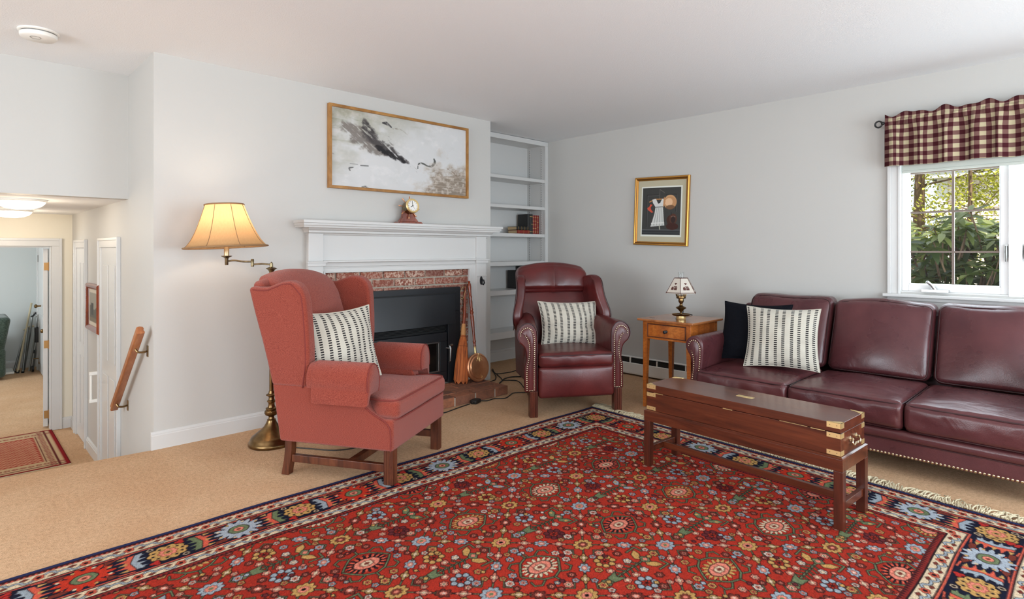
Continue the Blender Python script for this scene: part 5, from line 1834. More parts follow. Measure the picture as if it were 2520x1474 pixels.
def table_lamp():
    t = thing('table_lamp', 'small brass oil-style lamp with stencilled paper shade on the end table', 'table lamp', (4.06, 2.316, .6905), R(20))
    br = M['bronze']
    mb = MB(); mb.lathe([(.034, 0), (.036, .003), (.036, .026), (.034, .028)], 28); mb.build('ring_base', M['brass'], t)
    mb = MB(); mb.lathe([(.030, .026), (.058, .028), (.066, .034), (.070, .042), (.068, .043), (.060, .036), (.03, .036), (.016, .040), (.009, .046), (.008, .056), (.011, .062), (.018, .068), (.022, .076), (.036, .084), (.040, .089), (.036, .095), (.022, .100), (.014, .106), (.010, .116), (.012, .124), (.019, .134), (.0205, .148), (.019, .158), (.022, .16)], 30)
    mb.build('lamp_body', br, t)
    mb = MB()
    mb.lathe([(.022, .158), (.034, .162), (.0355, .17), (.0345, .180), (.0325, .180), (.033, .17), (.02, .166)], 30)
    for k in range(18):
        a = 2 * PI * k / 18
        mb.tube([(.034 * math.cos(a), .034 * math.sin(a), .178), (.037 * math.cos(a), .037 * math.sin(a), .19), (.038 * math.cos(a), .038 * math.sin(a), .198)], [.0035, .003, .0015], 6)
    mb.build('burner', br, t)
    mb = MB(); mb.tube(spline([(.062, 0, .040), (.085, 0, .042), (.095, 0, .055), (.088, 0, .068), (.076, 0, .066), (.074, 0, .056)], 6) , .0038, 8)
    mb.tube(spline([(.080, 0, .072), (.095, 0, .066), (.106, 0, .072)], 5), .0038, 8)
    mb.build('finger_loop', M['iron'], t)
    # glass chimney
    t2 = NT('lamp_chimney_glass')
    gl = t2.node('ShaderNodeBsdfGlossy', {'Roughness': .03}); tr = t2.node('ShaderNodeBsdfTransparent', {'Color': (.93, .94, .94, 1)})
    fr = t2.node('ShaderNodeLayerWeight', {'Blend': .35})
    mx = t2.node('ShaderNodeMixShader', {0: t2.math('MULTIPLY', fr.outputs[1], .5), 1: tr.outputs[0], 2: gl.outputs[0]})
    t2.set(t2.out.inputs['Surface'], mx.outputs[0])
    mb = MB()
    prof = [(.026, .178), (.031, .20), (.033, .225), (.030, .25), (.024, .275), (.022, .30), (.0215, .352), (.0225, .366)]
    n = 28
    mb.grid(lambda u, v: (np.interp(v * (len(prof) - 1), range(len(prof)), [p[0] for p in prof]) * math.cos(2 * PI * u), np.interp(v * (len(prof) - 1), range(len(prof)), [p[0] for p in prof]) * math.sin(2 * PI * u), np.interp(v * (len(prof) - 1), range(len(prof)), [p[1] for p in prof])), n, 28)
    mb.build('glass_chimney', t2.m, t)
    # six sided shade
    r0, r1, z0, z1 = .124, .056, .203, .318
    C6 = lambda r, k, z: Vector((r * math.cos(PI / 3 * k + .12), r * math.sin(PI / 3 * k + .12), z))
    mb = MB()
    for k in range(6):
        V = [C6(r0, k, z0), C6(r0, k + 1, z0), C6(r1, k + 1, z1), C6(r1, k, z1)]
        mb.add(V, [(0, 1, 2, 3)])
    sh = mb.build('lamp_shade', M['papershade'], t, smooth=False)
    mb = MB()
    for k in range(6):
        a, b, c, d = C6(r0, k, z0), C6(r0, k + 1, z0), C6(r1, k + 1, z1), C6(r1, k, z1)
        mb.tube([a + Vector((0, 0, .006)), b + Vector((0, 0, .006))], .0024, 6); mb.tube([d, c], .0022, 6); mb.tube([a, d], .0022, 6)
    mb.build('shade_edging', M['stencil'], sh)
    # stencilled house and heart on each panel
    for k in range(6):
        a, b, c, d = C6(r0, k, z0), C6(r0, k + 1, z0), C6(r1, k + 1, z1), C6(r1, k, z1)
        nrm = (b - a).cross(d - a).normalized()
        if nrm.dot((a + b) / 2) < 0:
            nrm = -nrm
        mid0 = (a + b) / 2; ex = (b - a).normalized(); ez = ((c + d) / 2 - mid0)
        hgt = ez.length; ez.normalize()
        P = lambda x, z, o=.0008: mid0 + ex * x + ez * z + nrm * o
        mb = MB()
        sc = 1.1
        def poly(pts):
            mb.add([P(x * sc, z * sc + .01) for x, z in pts], [tuple(range(len(pts)))])
        poly([(-.026, .018), (-.006, .018), (-.006, .034), (-.016, .046), (-.026, .034)])
        poly([(-.003, .018), (.020, .018), (.020, .034), (-.003, .034)])
        poly([(-.010, .046), (-.002, .036), (.020, .036), (.014, .047)])
        heart = []
        for q in range(20):
            tt = 2 * PI * q / 20
            heart.append((.0006 * 16 * math.sin(tt) ** 3 * .95, .066 + .0006 * (13 * math.cos(tt) - 5 * math.cos(2 * tt) - 2 * math.cos(3 * tt) - math.cos(4 * tt))))
        poly(heart)
        mb.build('stencil_motif', M['stencil'], sh, smooth=False)
    # cord down the back of the table
    return t


def floor_lamp():
    bx, by = 1.472, 3.702
    t = thing('floor_lamp', 'brass swing-arm floor lamp with glowing bell shade behind the red chair', 'floor lamp', (bx, by, 0))
    br = M['bronze']
    mb = MB()
    mb.lathe([(.132, 0), (.137, .006), (.137, .018), (.132, .026), (.128, .030), (.124, .042), (.122, .044), (.116, .054), (.112, .056), (.100, .066), (.08, .082), (.06, .098), (.044, .115), (.032, .135), (.026, .150), (.026, .156), (.018, .160), (.016, .172), (.020, .178), (.036, .186), (.042, .198), (.040, .210), (.030, .218), (.034, .222), (.034, .228), (.022, .234), (.018, .25), (.020, .262), (.026, .268), (.026, .274), (.018, .280), (.016, .296), (.024, .304), (.032, .309), (.032, .313), (.018, .320), (.015, .335)], 40)
    mb.build('lamp_base', br, t)
    mb = MB(); mb.lathe([(.0125, .33), (.0125, 1.02)], 20); mb.build('pole', br, t)
    mb = MB(); mb.lathe([(.013, 1.015), (.017, 1.02), (.019, 1.026), (.014, 1.032), (.013, 1.045), (.018, 1.050), (.019, 1.054), (.014, 1.06), (.013, 1.08), (.015, 1.09), (.022, 1.10), (.032, 1.106), (.033, 1.110), (.02, 1.115), (.010, 1.118), (.009, 1.142), (.004, 1.146), (.001, 1.150)], 28)
    mb.build('pole_collar', M['pewter'], t)
    # arm: pole -> knuckle -> socket
    sx, sy = 1.223 - bx, 3.759 - by
    p0 = Vector((0, 0, 1.132)); p2 = Vector((sx, sy, 1.150)); pm = Vector((sx * .5 + .02, sy * .5 + .005, 1.142))
    mb = MB(); mb.tube([p0, p0.lerp(pm, .5), pm + Vector((0, 0, -.008))], .0055, 10); mb.lathe([(.009, -.022), (.0095, -.02), (.0095, .022), (.007, .026)], 16, tuple(pm)); mb.build('swing_arm', M['pewter'], t)
    mb = MB(); mb.tube(spline([pm + Vector((0, 0, .010)), pm.lerp(p2, .35) + Vector((0, 0, .008)), pm.lerp(p2, .7) + Vector((0, 0, .012)), p2 + Vector((0, 0, .006))], 6), .0055, 10); mb.build('swing_arm', M['pewter'], t)
    mb = MB(); mb.lathe([(.009, -.018), (.010, -.016), (.010, .02), (.012, .026), (.03, .036), (.031, .039), (.012, .040)], 24, tuple(p2)); mb.build('socket_cup', M['pewter'], t)
    mb = MB(); mb.lathe([(.0145, .038), (.0145, .115), (.012, .118)], 20, tuple(p2)); mb.build('candle_sleeve', plain('candle_sleeve_brass', srgb(186, 164, 130), .35, .7), t)
    mb = MB(); mb.sphere((p2[0], p2[1], p2[2] + .20), (.028, .028, .05), 14, 10); mb.build('bulb', M['bulb'], t)
    # bell shade of eight panels, slightly crooked
    c = Vector((p2[0], p2[1], 1.242))
    prof = [(.2375, 0), (.221, .012), (.198, .042), (.176, .082), (.156, .126), (.139, .170), (.122, .218), (.109, .258)]
    tilt = Matrix.Rotation(R(-3.0), 3, Vector((.696, .718, 0)))
    npan = 8; per = 8
    def sp(u, v, off=0):
        r = np.interp(v * (len(prof) - 1), range(len(prof)), [p[0] for p in prof]); z = np.interp(v * (len(prof) - 1), range(len(prof)), [p[1] for p in prof])
        a = 2 * PI * u
        k = (u * npan) % 1.0
        sag = 1 - .018 * 4 * k * (1 - k) * (.5 + .5 * (1 - v))
        q = Vector(((r * sag + off) * math.cos(a), (r * sag + off) * math.sin(a), z))
        return tuple(tilt @ q + c)
    mb = MB(); mb.grid(sp, npan * per, 28)
    sh = mb.build('lamp_shade', M['shade'], t, angle=80)
    for v in (0, 1):
        mb = MB(); mb.tube([sp(k / 80, v, .001) for k in range(80)], .0045, 6, True, None); mb.build('shade_trim', M['shadetrim'], sh)
    for k in range(npan):
        mb = MB(); mb.tube([sp(k / npan, j / 16, .001) for j in range(17)], .0016, 6); mb.build('shade_rib', M['shadetrim'], sh)
    mb = MB()
    top = sp(0, 1)
    cz = c + tilt @ Vector((0, 0, .262))
    for k in range(3):
        a = 2 * PI * k / 3
        mb.tube([tuple(cz), tuple(c + tilt @ Vector((.109 * math.cos(a), .109 * math.sin(a), .258)))], .0018, 6)
    mb.lathe([(.008, 0), (.006, .006), (.002, .010)], 10, tuple(cz)); mb.build('shade_spider', M['pewter'], sh)
    return t


wing_chair()
pillow('throw_pillow', 'cream pillow with black dashes on the red wing chair', .425, .17, (-.0, 0, 0), (0, 0, 0), M['dash'], None, .09, 1, .5).name
recliner(); sofa(); chest(); end_table(); table_lamp(); floor_lamp()


def in_frame(o, fr, p, tilt, roll, yaw=0):
    """set a pillow by the frame (origin, angle) of the seat it lies on"""
    (ox, oy), ang = fr
    a = R(ang)
    o.location = (ox + p[0] * math.cos(a) - p[1] * math.sin(a), oy + p[0] * math.sin(a) + p[1] * math.cos(a), p[2])
    o.rotation_euler = (Matrix.Rotation(a + R(yaw), 3, 'Z') @ Matrix.Rotation(R(tilt), 3, 'X') @ Matrix.Rotation(R(roll), 3, 'Y')).to_euler()


pls = [o for o in COL.objects if o.name.startswith('throw_pillow')]
in_frame(pls[0], ((1.75, 3.036), 30.2), (-.105, .035, .472), -14, -3, -28)
p = pillow('throw_pillow', 'cream pillow with black dashes on the oxblood leather recliner', .50, .18, (0, 0, 0), (0, 0, 0), M['dash'], None, .09, 2, .9, .74)
in_frame(p, ((3.536, 3.056), -32.7), (.06, -.03, .466), -24, 1)
p = pillow('throw_pillow', 'navy textured pillow tucked in the corner of the sofa', .48, .15, (0, 0, 0), (0, 0, 0), M['navy'], None, .10, 3, 0, .93)
in_frame(p, ((4.25, 1.09), -90), (-.70, -.17, .43), -24, 0, 6)
p = pillow('throw_pillow', 'cream pillow with black dashes leaning on the navy pillow on the sofa', .465, .18, (0, 0, 0), (0, 0, 0), M['dash'], None, .09, 4, .7, .92)
in_frame(p, ((4.25, 1.09), -90), (-.45, -.265, .432), -22, 0, 16)
# ------------------------------------------------------------------ rugs, painted into a colour attribute by code
class Canvas:
    def __init__(s, w, h, res):
        s.w, s.h, s.res = w, h, res
        s.nx, s.ny = int(round(w / res)) + 1, int(round(h / res)) + 1
        s.xs = np.linspace(0, w, s.nx); s.ys = np.linspace(0, h, s.ny)
        s.a = np.zeros((s.ny, s.nx, 3), np.float32)

    def win(s, x0, x1, y0, y1):
        i0 = max(0, int(x0 / s.w * (s.nx - 1)) - 1); i1 = min(s.nx, int(x1 / s.w * (s.nx - 1)) + 3)
        j0 = max(0, int(y0 / s.h * (s.ny - 1)) - 1); j1 = min(s.ny, int(y1 / s.h * (s.ny - 1)) + 3)
        if i1 <= i0 or j1 <= j0:
            return None
        return slice(j0, j1), slice(i0, i1), s.xs[None, i0:i1], s.ys[j0:j1, None]

    def lay(s, sl, d, col, k=1.0):
        m = (np.clip(.5 - d / s.res, 0, 1) * k)[..., None]
        v = s.a[sl]
        v[:] = v * (1 - m) + np.array(col, np.float32) / 255 * m

    def rect(s, x0, x1, y0, y1, col):
        w = s.win(x0, x1, y0, y1)
        if w:
            sl = w[:2]; X, Y = w[2], w[3]
            d = np.maximum(np.maximum(x0 - X, X - x1), np.maximum(y0 - Y, Y - y1))
            s.lay(sl, d, col)

    def disc(s, x, y, r, col):
        w = s.win(x - r, x + r, y - r, y + r)
        if w:
            s.lay(w[:2], np.hypot(w[2] - x, w[3] - y) - r, col)

    def flower(s, x, y, r, n, cols, rot=0., depth=.28, ax=1.0, ang=0., sharp=1.0):
        """cols: outline, petal, ring, centre"""
        R_ = r * 1.35 * max(1, ax)
        w = s.win(x - R_, x + R_, y - R_, y + R_)
        if not w:
            return
        X, Y = w[2] - x, w[3] - y
        c, si = math.cos(ang), math.sin(ang)
        X, Y = (X * c + Y * si) / ax, -X * si + Y * c
        d = np.hypot(X, Y); th = np.arctan2(Y, X)
        lobe = np.abs(np.cos(n * (th - rot) / 2)) ** sharp
        edge = r * (1 - depth + depth * lobe)
        sl = w[:2]
        s.lay(sl, d - edge - .0035, cols[0]); s.lay(sl, d - edge, cols[1])
        if len(cols) > 2:
            s.lay(sl, d - edge * .52 - .002, cols[0], .6); s.lay(sl, d - edge * .5, cols[2])
        if len(cols) > 3:
            s.lay(sl, d - edge * .22, cols[3])

    def seg(s, a, b, w_, col, out=None, ow=.003):
        x0, x1 = sorted((a[0], b[0])); y0, y1 = sorted((a[1], b[1])); m = w_ + ow + .004
        w = s.win(x0 - m, x1 + m, y0 - m, y1 + m)
        if not w:
            return
        X, Y = w[2], w[3]; dx, dy = b[0] - a[0], b[1] - a[1]; L = dx * dx + dy * dy + 1e-12
        t = np.clip(((X - a[0]) * dx + (Y - a[1]) * dy) / L, 0, 1)
        d = np.hypot(X - a[0] - t * dx, Y - a[1] - t * dy)
        if out is not None:
            s.lay(w[:2], d - w_ / 2 - ow, out)
        if col is not None:
            s.lay(w[:2], d - w_ / 2, col)

    def path(s, pts, w_, col, out=None, ow=.003):
        if out is not None:
            for a, b in zip(pts, pts[1:]):
                s.seg(a, b, w_, None, out, ow)
        for a, b in zip(pts, pts[1:]):
            s.seg(a, b, w_, col)

    def poly(s, pts, col, out=None, ow=.003):
        P = np.array(pts)
        w = s.win(P[:, 0].min() - .01, P[:, 0].max() + .01, P[:, 1].min() - .01, P[:, 1].max() + .01)
        if not w:
            return
        X, Y = np.broadcast_arrays(w[2], w[3])
        ins = np.zeros(X.shape, bool); d = np.full(X.shape, 1e9)
        n = len(P)
        for i in range(n):
            (x1, y1), (x2, y2) = P[i], P[(i + 1) % n]
            c = ((y1 > Y) != (y2 > Y)) & (X < (x2 - x1) * (Y - y1) / (y2 - y1 + 1e-12) + x1)
            ins ^= c
            dx, dy = x2 - x1, y2 - y1
            t = np.clip(((X - x1) * dx + (Y - y1) * dy) / (dx * dx + dy * dy + 1e-12), 0, 1)
            d = np.minimum(d, np.hypot(X - x1 - t * dx, Y - y1 - t * dy))
        sd = np.where(ins, -d, d)
        if out is not None:
            s.lay(w[:2], sd - ow, out)
        s.lay(w[:2], sd, col)


def lin(C):
    return np.where(C <= .04045, C / 12.92, ((C + .055) / 1.055) ** 2.4)


def persian_rug():
    W, H = 3.70, 2.69
    cv = Canvas(W, H, .0038)
    rr = random.Random(5)
    DK = (26, 16, 18); RED = (162, 47, 34); NAVY = (20, 24, 42); CREAM = (208, 186, 156); PINK = (218, 128, 108); SALM = (204, 90, 70)
    YEL = (188, 146, 86); GRN = (104, 116, 84); LBL = (150, 160, 168); WHT = (208, 192, 178); BRN = (112, 50, 40); PUR = (98, 40, 44)
    cv.a[:] = np.array(NAVY) / 255
    bw = .382                                    # border width a side
    # field, with slow abrash bands
    cv.rect(bw, W - bw, bw - .02, H - bw + .02, RED)
    fy = cv.ys[:, None]; fx = cv.xs[None, :]
    ab = .5 + .5 * np.sin(fy * 5.3 + 1.2 * np.sin(fy * 2.1)); ab = ab * .10 - .05
    m = ((fx > bw) & (fx < W - bw) & (fy > bw - .02) & (fy < H - bw + .02))
    cv.a *= (1 + (ab * m)[..., None])
    DX, DY, A0, B0 = .2515, .2405, .866, .591

    def fl(x, y, r, pal, n=6, **k):
        cv.flower(x, y, r, n, pal, **k)
    SM = [(DK, WHT, PINK, DK), (DK, YEL, SALM, DK), (DK, LBL, PINK, DK), (DK, PINK, CREAM, DK), (DK, BRN, PINK, DK)]
    i0, i1 = -3, 13
    j0, j1 = -2, 10
    inb = lambda x, y, mg=.0: bw + mg < x < W - bw - mg and bw - .02 + mg < y < H - bw + .02 - mg
    # lattice chains first
    for i in range(i0, i1):
        for j in range(j0, j1):
            if (i + j) % 2:
                continue
            x, y = A0 + i * DX, B0 + j * DY
            for sx in (1, -1):
                x2, y2 = x + sx * DX, y + DY
                if not (inb(x, y) or inb(x2, y2)):
                    continue
                cv.seg((x, y), (x2, y2), .0045, GRN, DK, .0022)
                pal = SM[(i * 3 + j + (sx > 0)) % 5]
                mx, my = (x + x2) / 2, (y + y2) / 2
                ang = math.atan2(y2 - y, x2 - x)
                fl(mx, my, .0235, (DK, LBL if (i + j) % 4 else BRN, PINK, WHT), 7, ax=1.35, ang=ang, depth=.36)
                for q in (.29, .71):
                    px, py = x + (x2 - x) * q, y + (y2 - y) * q
                    fl(px, py, .0155, (DK, PINK if (i + sx) % 2 else YEL, CREAM), 4, ax=1.9, ang=ang, depth=.5)
    for i in range(i0, i1):
        for j in range(j0, j1):
            x, y = A0 + i * DX, B0 + j * DY
            if not inb(x, y, -.12):
                continue
            k = (i * 7 + j * 3) % 6
            if (i + j) % 2 == 0:
                pal = [(DK, YEL, BRN, PINK), (DK, BRN, PINK, CREAM), (DK, LBL, PINK, GRN), (DK, PINK, CREAM, DK), (DK, YEL, PINK, DK), (DK, LBL, SALM, WHT)][k]
                cv.flower(x, y, .038, 9, pal, depth=.26, ax=1.2)
                continue
            if i % 2 == 0:            # medallion in a hooked frame
                g = [(x + dx * .078, y + dy * .085) for dx, dy in ((-1, -.35), (-.55, -.8), (0, -1), (.55, -.8), (1, -.35))]
                for sy in (1, -1):
                    pts = [(px, y + sy * (py - y)) for px, py in g]
                    cv.path([(pts[0][0] - .022, pts[0][1] + sy * .028)] + pts + [(pts[-1][0] + .022, pts[-1][1] + sy * .028)], .0065, GRN, DK)
                    cv.seg((x, y - sy * .085), (x, y - sy * .135), .006, GRN, DK)
                    for sx in (1, -1):
                        cv.path([(x + sx * .045, y + sy * .075), (x + sx * .075, y + sy * .09), (x + sx * .10, y + sy * .075), (x + sx * .095, y + sy * .05)], .005, GRN, DK)
                spike = [(DK, YEL), (DK, (40, 34, 40)), (DK, CREAM)][(i // 2 + j) % 3]
                cv.flower(x, y, .060, 18, spike, depth=.5, ax=1.4)
                if spike[1][0] < 60:
                    cv.flower(x, y, .052, 18, (SALM, SALM), depth=.5, ax=1.4, rot=.17); cv.flower(x, y, .046, 18, (DK, DK), depth=.4, ax=1.45)
                cv.flower(x, y, .034, 8, (DK, PINK if k % 2 else SALM, CREAM, BRN), depth=.06, ax=1.6)
                for q in (-1, 0, 1):
                    cv.seg((x + q * .024, y - .024), (x + q * .024, y + .024), .0025, BRN)
                for sx in (1, -1):
                    for sy in (1, -1):
                        fl(x + sx * .118, y + sy * .030, .017, SM[(k + sx + 5) % 5])
                        fl(x + sx * .055, y + sy * .118, .0165, SM[(k + sy + 2) % 5])
            else:                     # leafy spray
                cv.seg((x - .09, y), (x + .085, y), .006, GRN, DK)
                for q in range(5):
                    xx = x - .055 + q * .026
                    for sy in (1, -1):
                        cv.seg((xx, y), (xx + .016, y + sy * .030), .0035, GRN, DK)
                        if q % 2 == 0:
                            fl(xx + .018, y + sy * .040, .0165, (DK, PINK if q else WHT, CREAM), 5)
                cv.poly([(x + .06, y - .026), (x + .11, y - .018), (x + .125, y), (x + .11, y + .018), (x + .06, y + .026), (x + .08, y)], GRN, DK)
                fl(x + .135, y, .022, (DK, GRN, YEL), 5)
                for sy in (1, -1):
                    cv.poly([(x - .085, y + sy * .012), (x - .115, y + sy * .040), (x - .12, y + sy * .070), (x - .088, y + sy * .058), (x - .072, y + sy * .03)], [LBL, YEL, GRN][(i + j) % 3], DK)
                    cv.disc(x - .098, y + sy * .05, .008, YEL)
                    cv.path([(x - .085, y + sy * .080), (x - .14, y + sy * .082), (x - .14, y + sy * .045)], .006, GRN, DK)
                fl(x - .10, y, .022, (DK, GRN, PINK), 4)
                # berry clusters
                for sy in (1, -1):
                    cx, cy = x + .03, y + sy * .098
                    col = [PUR, YEL, LBL][(i + j + (sy > 0)) % 3]
                    for q in range(7):
                        a = q * 2 * PI / 7
                        cv.seg((cx, cy), (cx + .03 * math.cos(a), cy + .026 * math.sin(a)), .003, DK)
                    for q in range(7):
                        a = q * 2 * PI / 7
                        fl(cx + .034 * math.cos(a), cy + .03 * math.sin(a), .0125, (DK, col), 3, depth=.15)
                    fl(x - .05, y + sy * .10, .017, SM[(k + 1) % 5]); fl(x + .095, y + sy * .075, .016, SM[(k + 3) % 5])
            # small sprigs filling the ground between the larger flowers
            for q in range(30):
                ax_, ay_ = x + rr.uniform(-.125, .125), y + rr.uniform(-.12, .12)
                ii = min(cv.nx - 1, max(0, int(ax_ / W * (cv.nx - 1)))); jj = min(cv.ny - 1, max(0, int(ay_ / H * (cv.ny - 1))))
                c5 = cv.a[max(0, jj - 2):jj + 3, max(0, ii - 2):ii + 3]
                if c5.size and abs(c5 - np.array(RED) / 255).max() < .12:
                    a = rr.uniform(0, 6.28)
                    if rr.random() < .5:
                        cv.seg((ax_ - .018 * math.cos(a), ay_ - .018 * math.sin(a)), (ax_ + .018 * math.cos(a), ay_ + .018 * math.sin(a)), .0035, GRN, DK, .002)
                        fl(ax_ + .018 * math.cos(a), ay_ + .018 * math.sin(a), .009, (DK, rr.choice([PINK, WHT, YEL, LBL])), 4)
                    else:
                        fl(ax_, ay_, rr.uniform(.009, .014), (DK, rr.choice([PINK, WHT, YEL, PUR, LBL]), rr.choice([SALM, CREAM])), 5)
    # corners round each lattice rosette: four small flowers and loose sprigs
    for i in range(i0, i1):
        for j in range(j0, j1):
            x, y = A0 + i * DX, B0 + j * DY
            if (i + j) % 2 or not inb(x, y, -.1):
                continue
            for sx, sy in ((1, 0), (-1, 0), (0, 1), (0, -1)):
                fx_, fy_ = x + sx * .092, y + sy * .088
                if inb(fx_, fy_, .025):
                    k = (i + 2 * j + sx - sy) % 5
                    px, py = -sy, sx
                    for q in (-1, 1):
                        cv.seg((fx_ - sx * .03, fy_ - sy * .03), (fx_ + q * px * .034, fy_ + q * py * .034), .004, GRN, DK, .002)
                        fl(fx_ + q * px * .040, fy_ + q * py * .040, .0135, SM[(k + q + 5) % 5], 5)
                    fl(fx_, fy_, .019, SM[k])
                    fl(fx_ + sx * .032, fy_ + sy * .032, .010, (DK, [PUR, YEL, LBL][k % 3]), 4)
            for q in range(64):
                ax_, ay_ = x + rr.uniform(-.125, .125), y + rr.uniform(-.12, .12)
                if not inb(ax_, ay_, .02):
                    continue
                ii = int(ax_ / W * (cv.nx - 1)); jj = int(ay_ / H * (cv.ny - 1))
                c5 = cv.a[jj - 3:jj + 4, ii - 3:ii + 4]
                if abs(c5 - np.array(RED) / 255).max() < .12:
                    a = rr.uniform(0, 6.28)
                    if rr.random() < .55:
                        cv.seg((ax_ - .014 * math.cos(a), ay_ - .014 * math.sin(a)), (ax_ + .014 * math.cos(a), ay_ + .014 * math.sin(a)), .0032, GRN, DK, .002)
                    fl(ax_, ay_, rr.uniform(.007, .011), (DK, rr.choice([PINK, WHT, YEL, PUR, LBL])), 5)
    # ---------------- border: mitred, drawn side by side in (s, t): s along, t inwards from the edge
    def side(conv, length, first, reverse=False):
        P = lambda s_, t_: conv(s_, t_)

        def band(t0, t1, col):
            a, b = P(t0, t0), P(length - t0, t0); c, d = P(length - t1, t1), P(t1, t1)
            cv.poly([a, b, c, d], col)
        band(0, .024, (38, 46, 84)); band(.024, .046, (58, 26, 28))
        n = int(length / .017)
        for k in range(n):
            s_ = .03 + k * .017
            if s_ < length - .03:
                cv.poly([P(s_, .045), P(s_ + .009, .033), P(s_ + .017, .045)], SALM)
        band(.046, .104, CREAM); band(.104, .110, DK); band(.110, .118, SALM); band(.118, .284, NAVY); band(.284, .292, SALM); band(.292, .297, DK); band(.297, .352, CREAM); band(.352, .358, DK); band(.358, bw, (126, 40, 36))
        for k in range(n):
            s_ = .36 + k * .017
            if s_ < length - .37:
                cv.poly([P(s_, .381), P(s_ + .0085, .364), P(s_ + .017, .381)], (52, 24, 26))
        # guard stripes: blue S scrolls and small pink flowers
        for tc, inset in ((.075, .05), (.3245, .31)):
            per = .1425
            m_ = int((length - 2 * inset) / per)
            off = (length - m_ * per) / 2
            for k in range(m_ + 1):
                s_ = off + k * per
                if inset + .02 < s_ < length - inset - .02:
                    cv.flower(*P(s_, tc), .0165, 5, (BRN, SALM, DK), depth=.3)
                if k < m_:
                    c = s_ + per / 2
                    pts = [(-.052, .012), (-.04, .019), (-.026, .014), (-.018, .0), (0, -.004), (.018, .0), (.026, -.014), (.04, -.019), (.052, -.012)]
                    cv.path([P(c + a, tc + b) for a, b in spline([(a, b, 0) for a, b in pts], 3) for a, b in [(a, b)]] if False else [P(c + q[0], tc + q[1]) for q in spline([(a, b, 0) for a, b in pts], 3)], .0075, LBL, DK, .0022)
                    for a, b in ((-.03, -.012), (.03, .012)):
                        cv.poly([P(c + a - .014, tc + b), P(c + a, tc + b - .009), P(c + a + .014, tc + b), P(c + a, tc + b + .009)], BRN, DK, .001)
        # main band: palmette / rosette alternating, leaves between, pink vine
        tc = .198
        per = .2825
        k = 0
        s0 = .212 if not reverse else .212
        num = int(round((length - 2 * s0) / per))
        per = (length - 2 * s0) / num
        for k in range(num + 1):
            s_ = s0 + k * per
            x, y = P(s_, tc)
            hor = abs(P(1, tc)[0] - P(0, tc)[0]) > .5
            ang = 0 if hor else PI / 2
            if k % 2 == 0:
                cv.flower(x, y, .064, 10, (DK, YEL), depth=.16, ax=1.15, ang=ang)
                for q in range(10):
                    a = q * 2 * PI / 10 + .16
                    px, py = P(s_ + .047 * 1.15 * math.cos(a), tc + .044 * math.sin(a))
                    cv.disc(px, py, .006, (30, 26, 30))
                cv.flower(x, y, .031, 8, (BRN, PINK, YEL, DK), depth=.25, ax=1.1, ang=ang)
                for sg in (1, -1):      # little red buds on the rosette
                    cv.flower(*P(s_ + sg * .052, tc + sg * .062), .020, 3, (DK, (170, 44, 40)), depth=.5)
                    cv.flower(*P(s_ - sg * .055, tc + sg * .062), .013, 5, (DK, CREAM, DK), depth=.2)
            else:
                red = (k // 2 + first) % 2 == 0
                pc = (184, 52, 34) if red else (160, 168, 178)
                cv.flower(x, y, .088, 14, (DK, pc), depth=.5, ax=1.15, ang=ang + .0)
                cv.flower(x, y, .062, 10, (pc, pc), depth=.2, ax=1.1, ang=ang, rot=.3)
                for q in range(8):
                    a = q * 2 * PI / 8 + .39
                    px, py = P(s_ + .078 * 1.1 * math.cos(a), tc + .070 * math.sin(a))
                    cv.disc(px, py, .007, CREAM if q % 2 else YEL)
                cv.flower(x, y, .036, 6, (DK, GRN, PINK, BRN), depth=.06, ax=1.15, ang=ang)
            if k < num:
                for sg in (1, -1):
                    c = s_ + per * .5
                    # striped leaf with comb edge, set across the band
                    up = 1 if (k % 2 == 0) == (sg > 0) else -1
                    near = s_ + per * (.40 if k % 2 == 0 else .60)
                    if sg > 0:
                        d_ = 1 if k % 2 == 0 else -1
                        leaf = [(near - d_ * .028, tc - .064), (near - d_ * .002, tc - .060), (near + d_ * .018, tc), (near + d_ * .004, tc + .060), (near - d_ * .022, tc + .064), (near - d_ * .004, tc)]
                        outer = [(a + d_ * .024, b * 1.0 + (0)) for a, b in leaf]
                        cv.poly([P(a, b) for a, b in outer], SALM, None)
                        for q in range(5):
                            b = tc - .055 + q * .027
                            cv.poly([P(near + d_ * .03, b - .010), P(near + d_ * (.062 + .01 * (q % 2)), b), P(near + d_ * .03, b + .010)], SALM if q % 2 else YEL)
                        cv.poly([P(a, b) for a, b in leaf], GRN if (k // 2) % 2 == 0 else LBL, DK, .003)
                        for q in range(4):
                            b = tc - .048 + q * .032
                            cv.poly([P(near - d_ * .006, b - .009), P(near - d_ * .036, b), P(near - d_ * .006, b + .009)], GRN if (k // 2) % 2 == 0 else LBL)
                    # vine
                    cv.path([P(s_ + per * .5 - .145 * (1 if k % 2 == 0 else 1) * 0 + per * (.05 if k % 2 else -.05), tc + sg * .078), P(s_ + per * (.62 if k % 2 == 0 else .38), tc + sg * .072), P(s_ + per * (.76 if k % 2 == 0 else .24), tc + sg * .045)], .0065, SALM, DK, .0018)
                    bx_ = s_ + per * (.72 if k % 2 == 0 else .28)
                    cv.poly([P(bx_ - .03, tc + sg * .066), P(bx_ - .005, tc + sg * .050), P(bx_ + .028, tc + sg * .052), P(bx_ + .034, tc + sg * .072), P(bx_, tc + sg * .076)], BRN, DK, .002)
    side(lambda s_, t_: (s_, t_), W, 1)                    # far edge (towards the fireplace)
    side(lambda s_, t_: (W - s_, H - t_), W, 0)
    side(lambda s_, t_: (t_, s_), H, 0)                    # edge along the sofa
    side(lambda s_, t_: (W - t_, H - s_), H, 1)
    # fine wool mottling
    nz = RNG.normal(0, 1, cv.a.shape[:2]).astype(np.float32)
    cv.a = np.clip(cv.a * (1 + .07 * nz[..., None]), 0, 1)
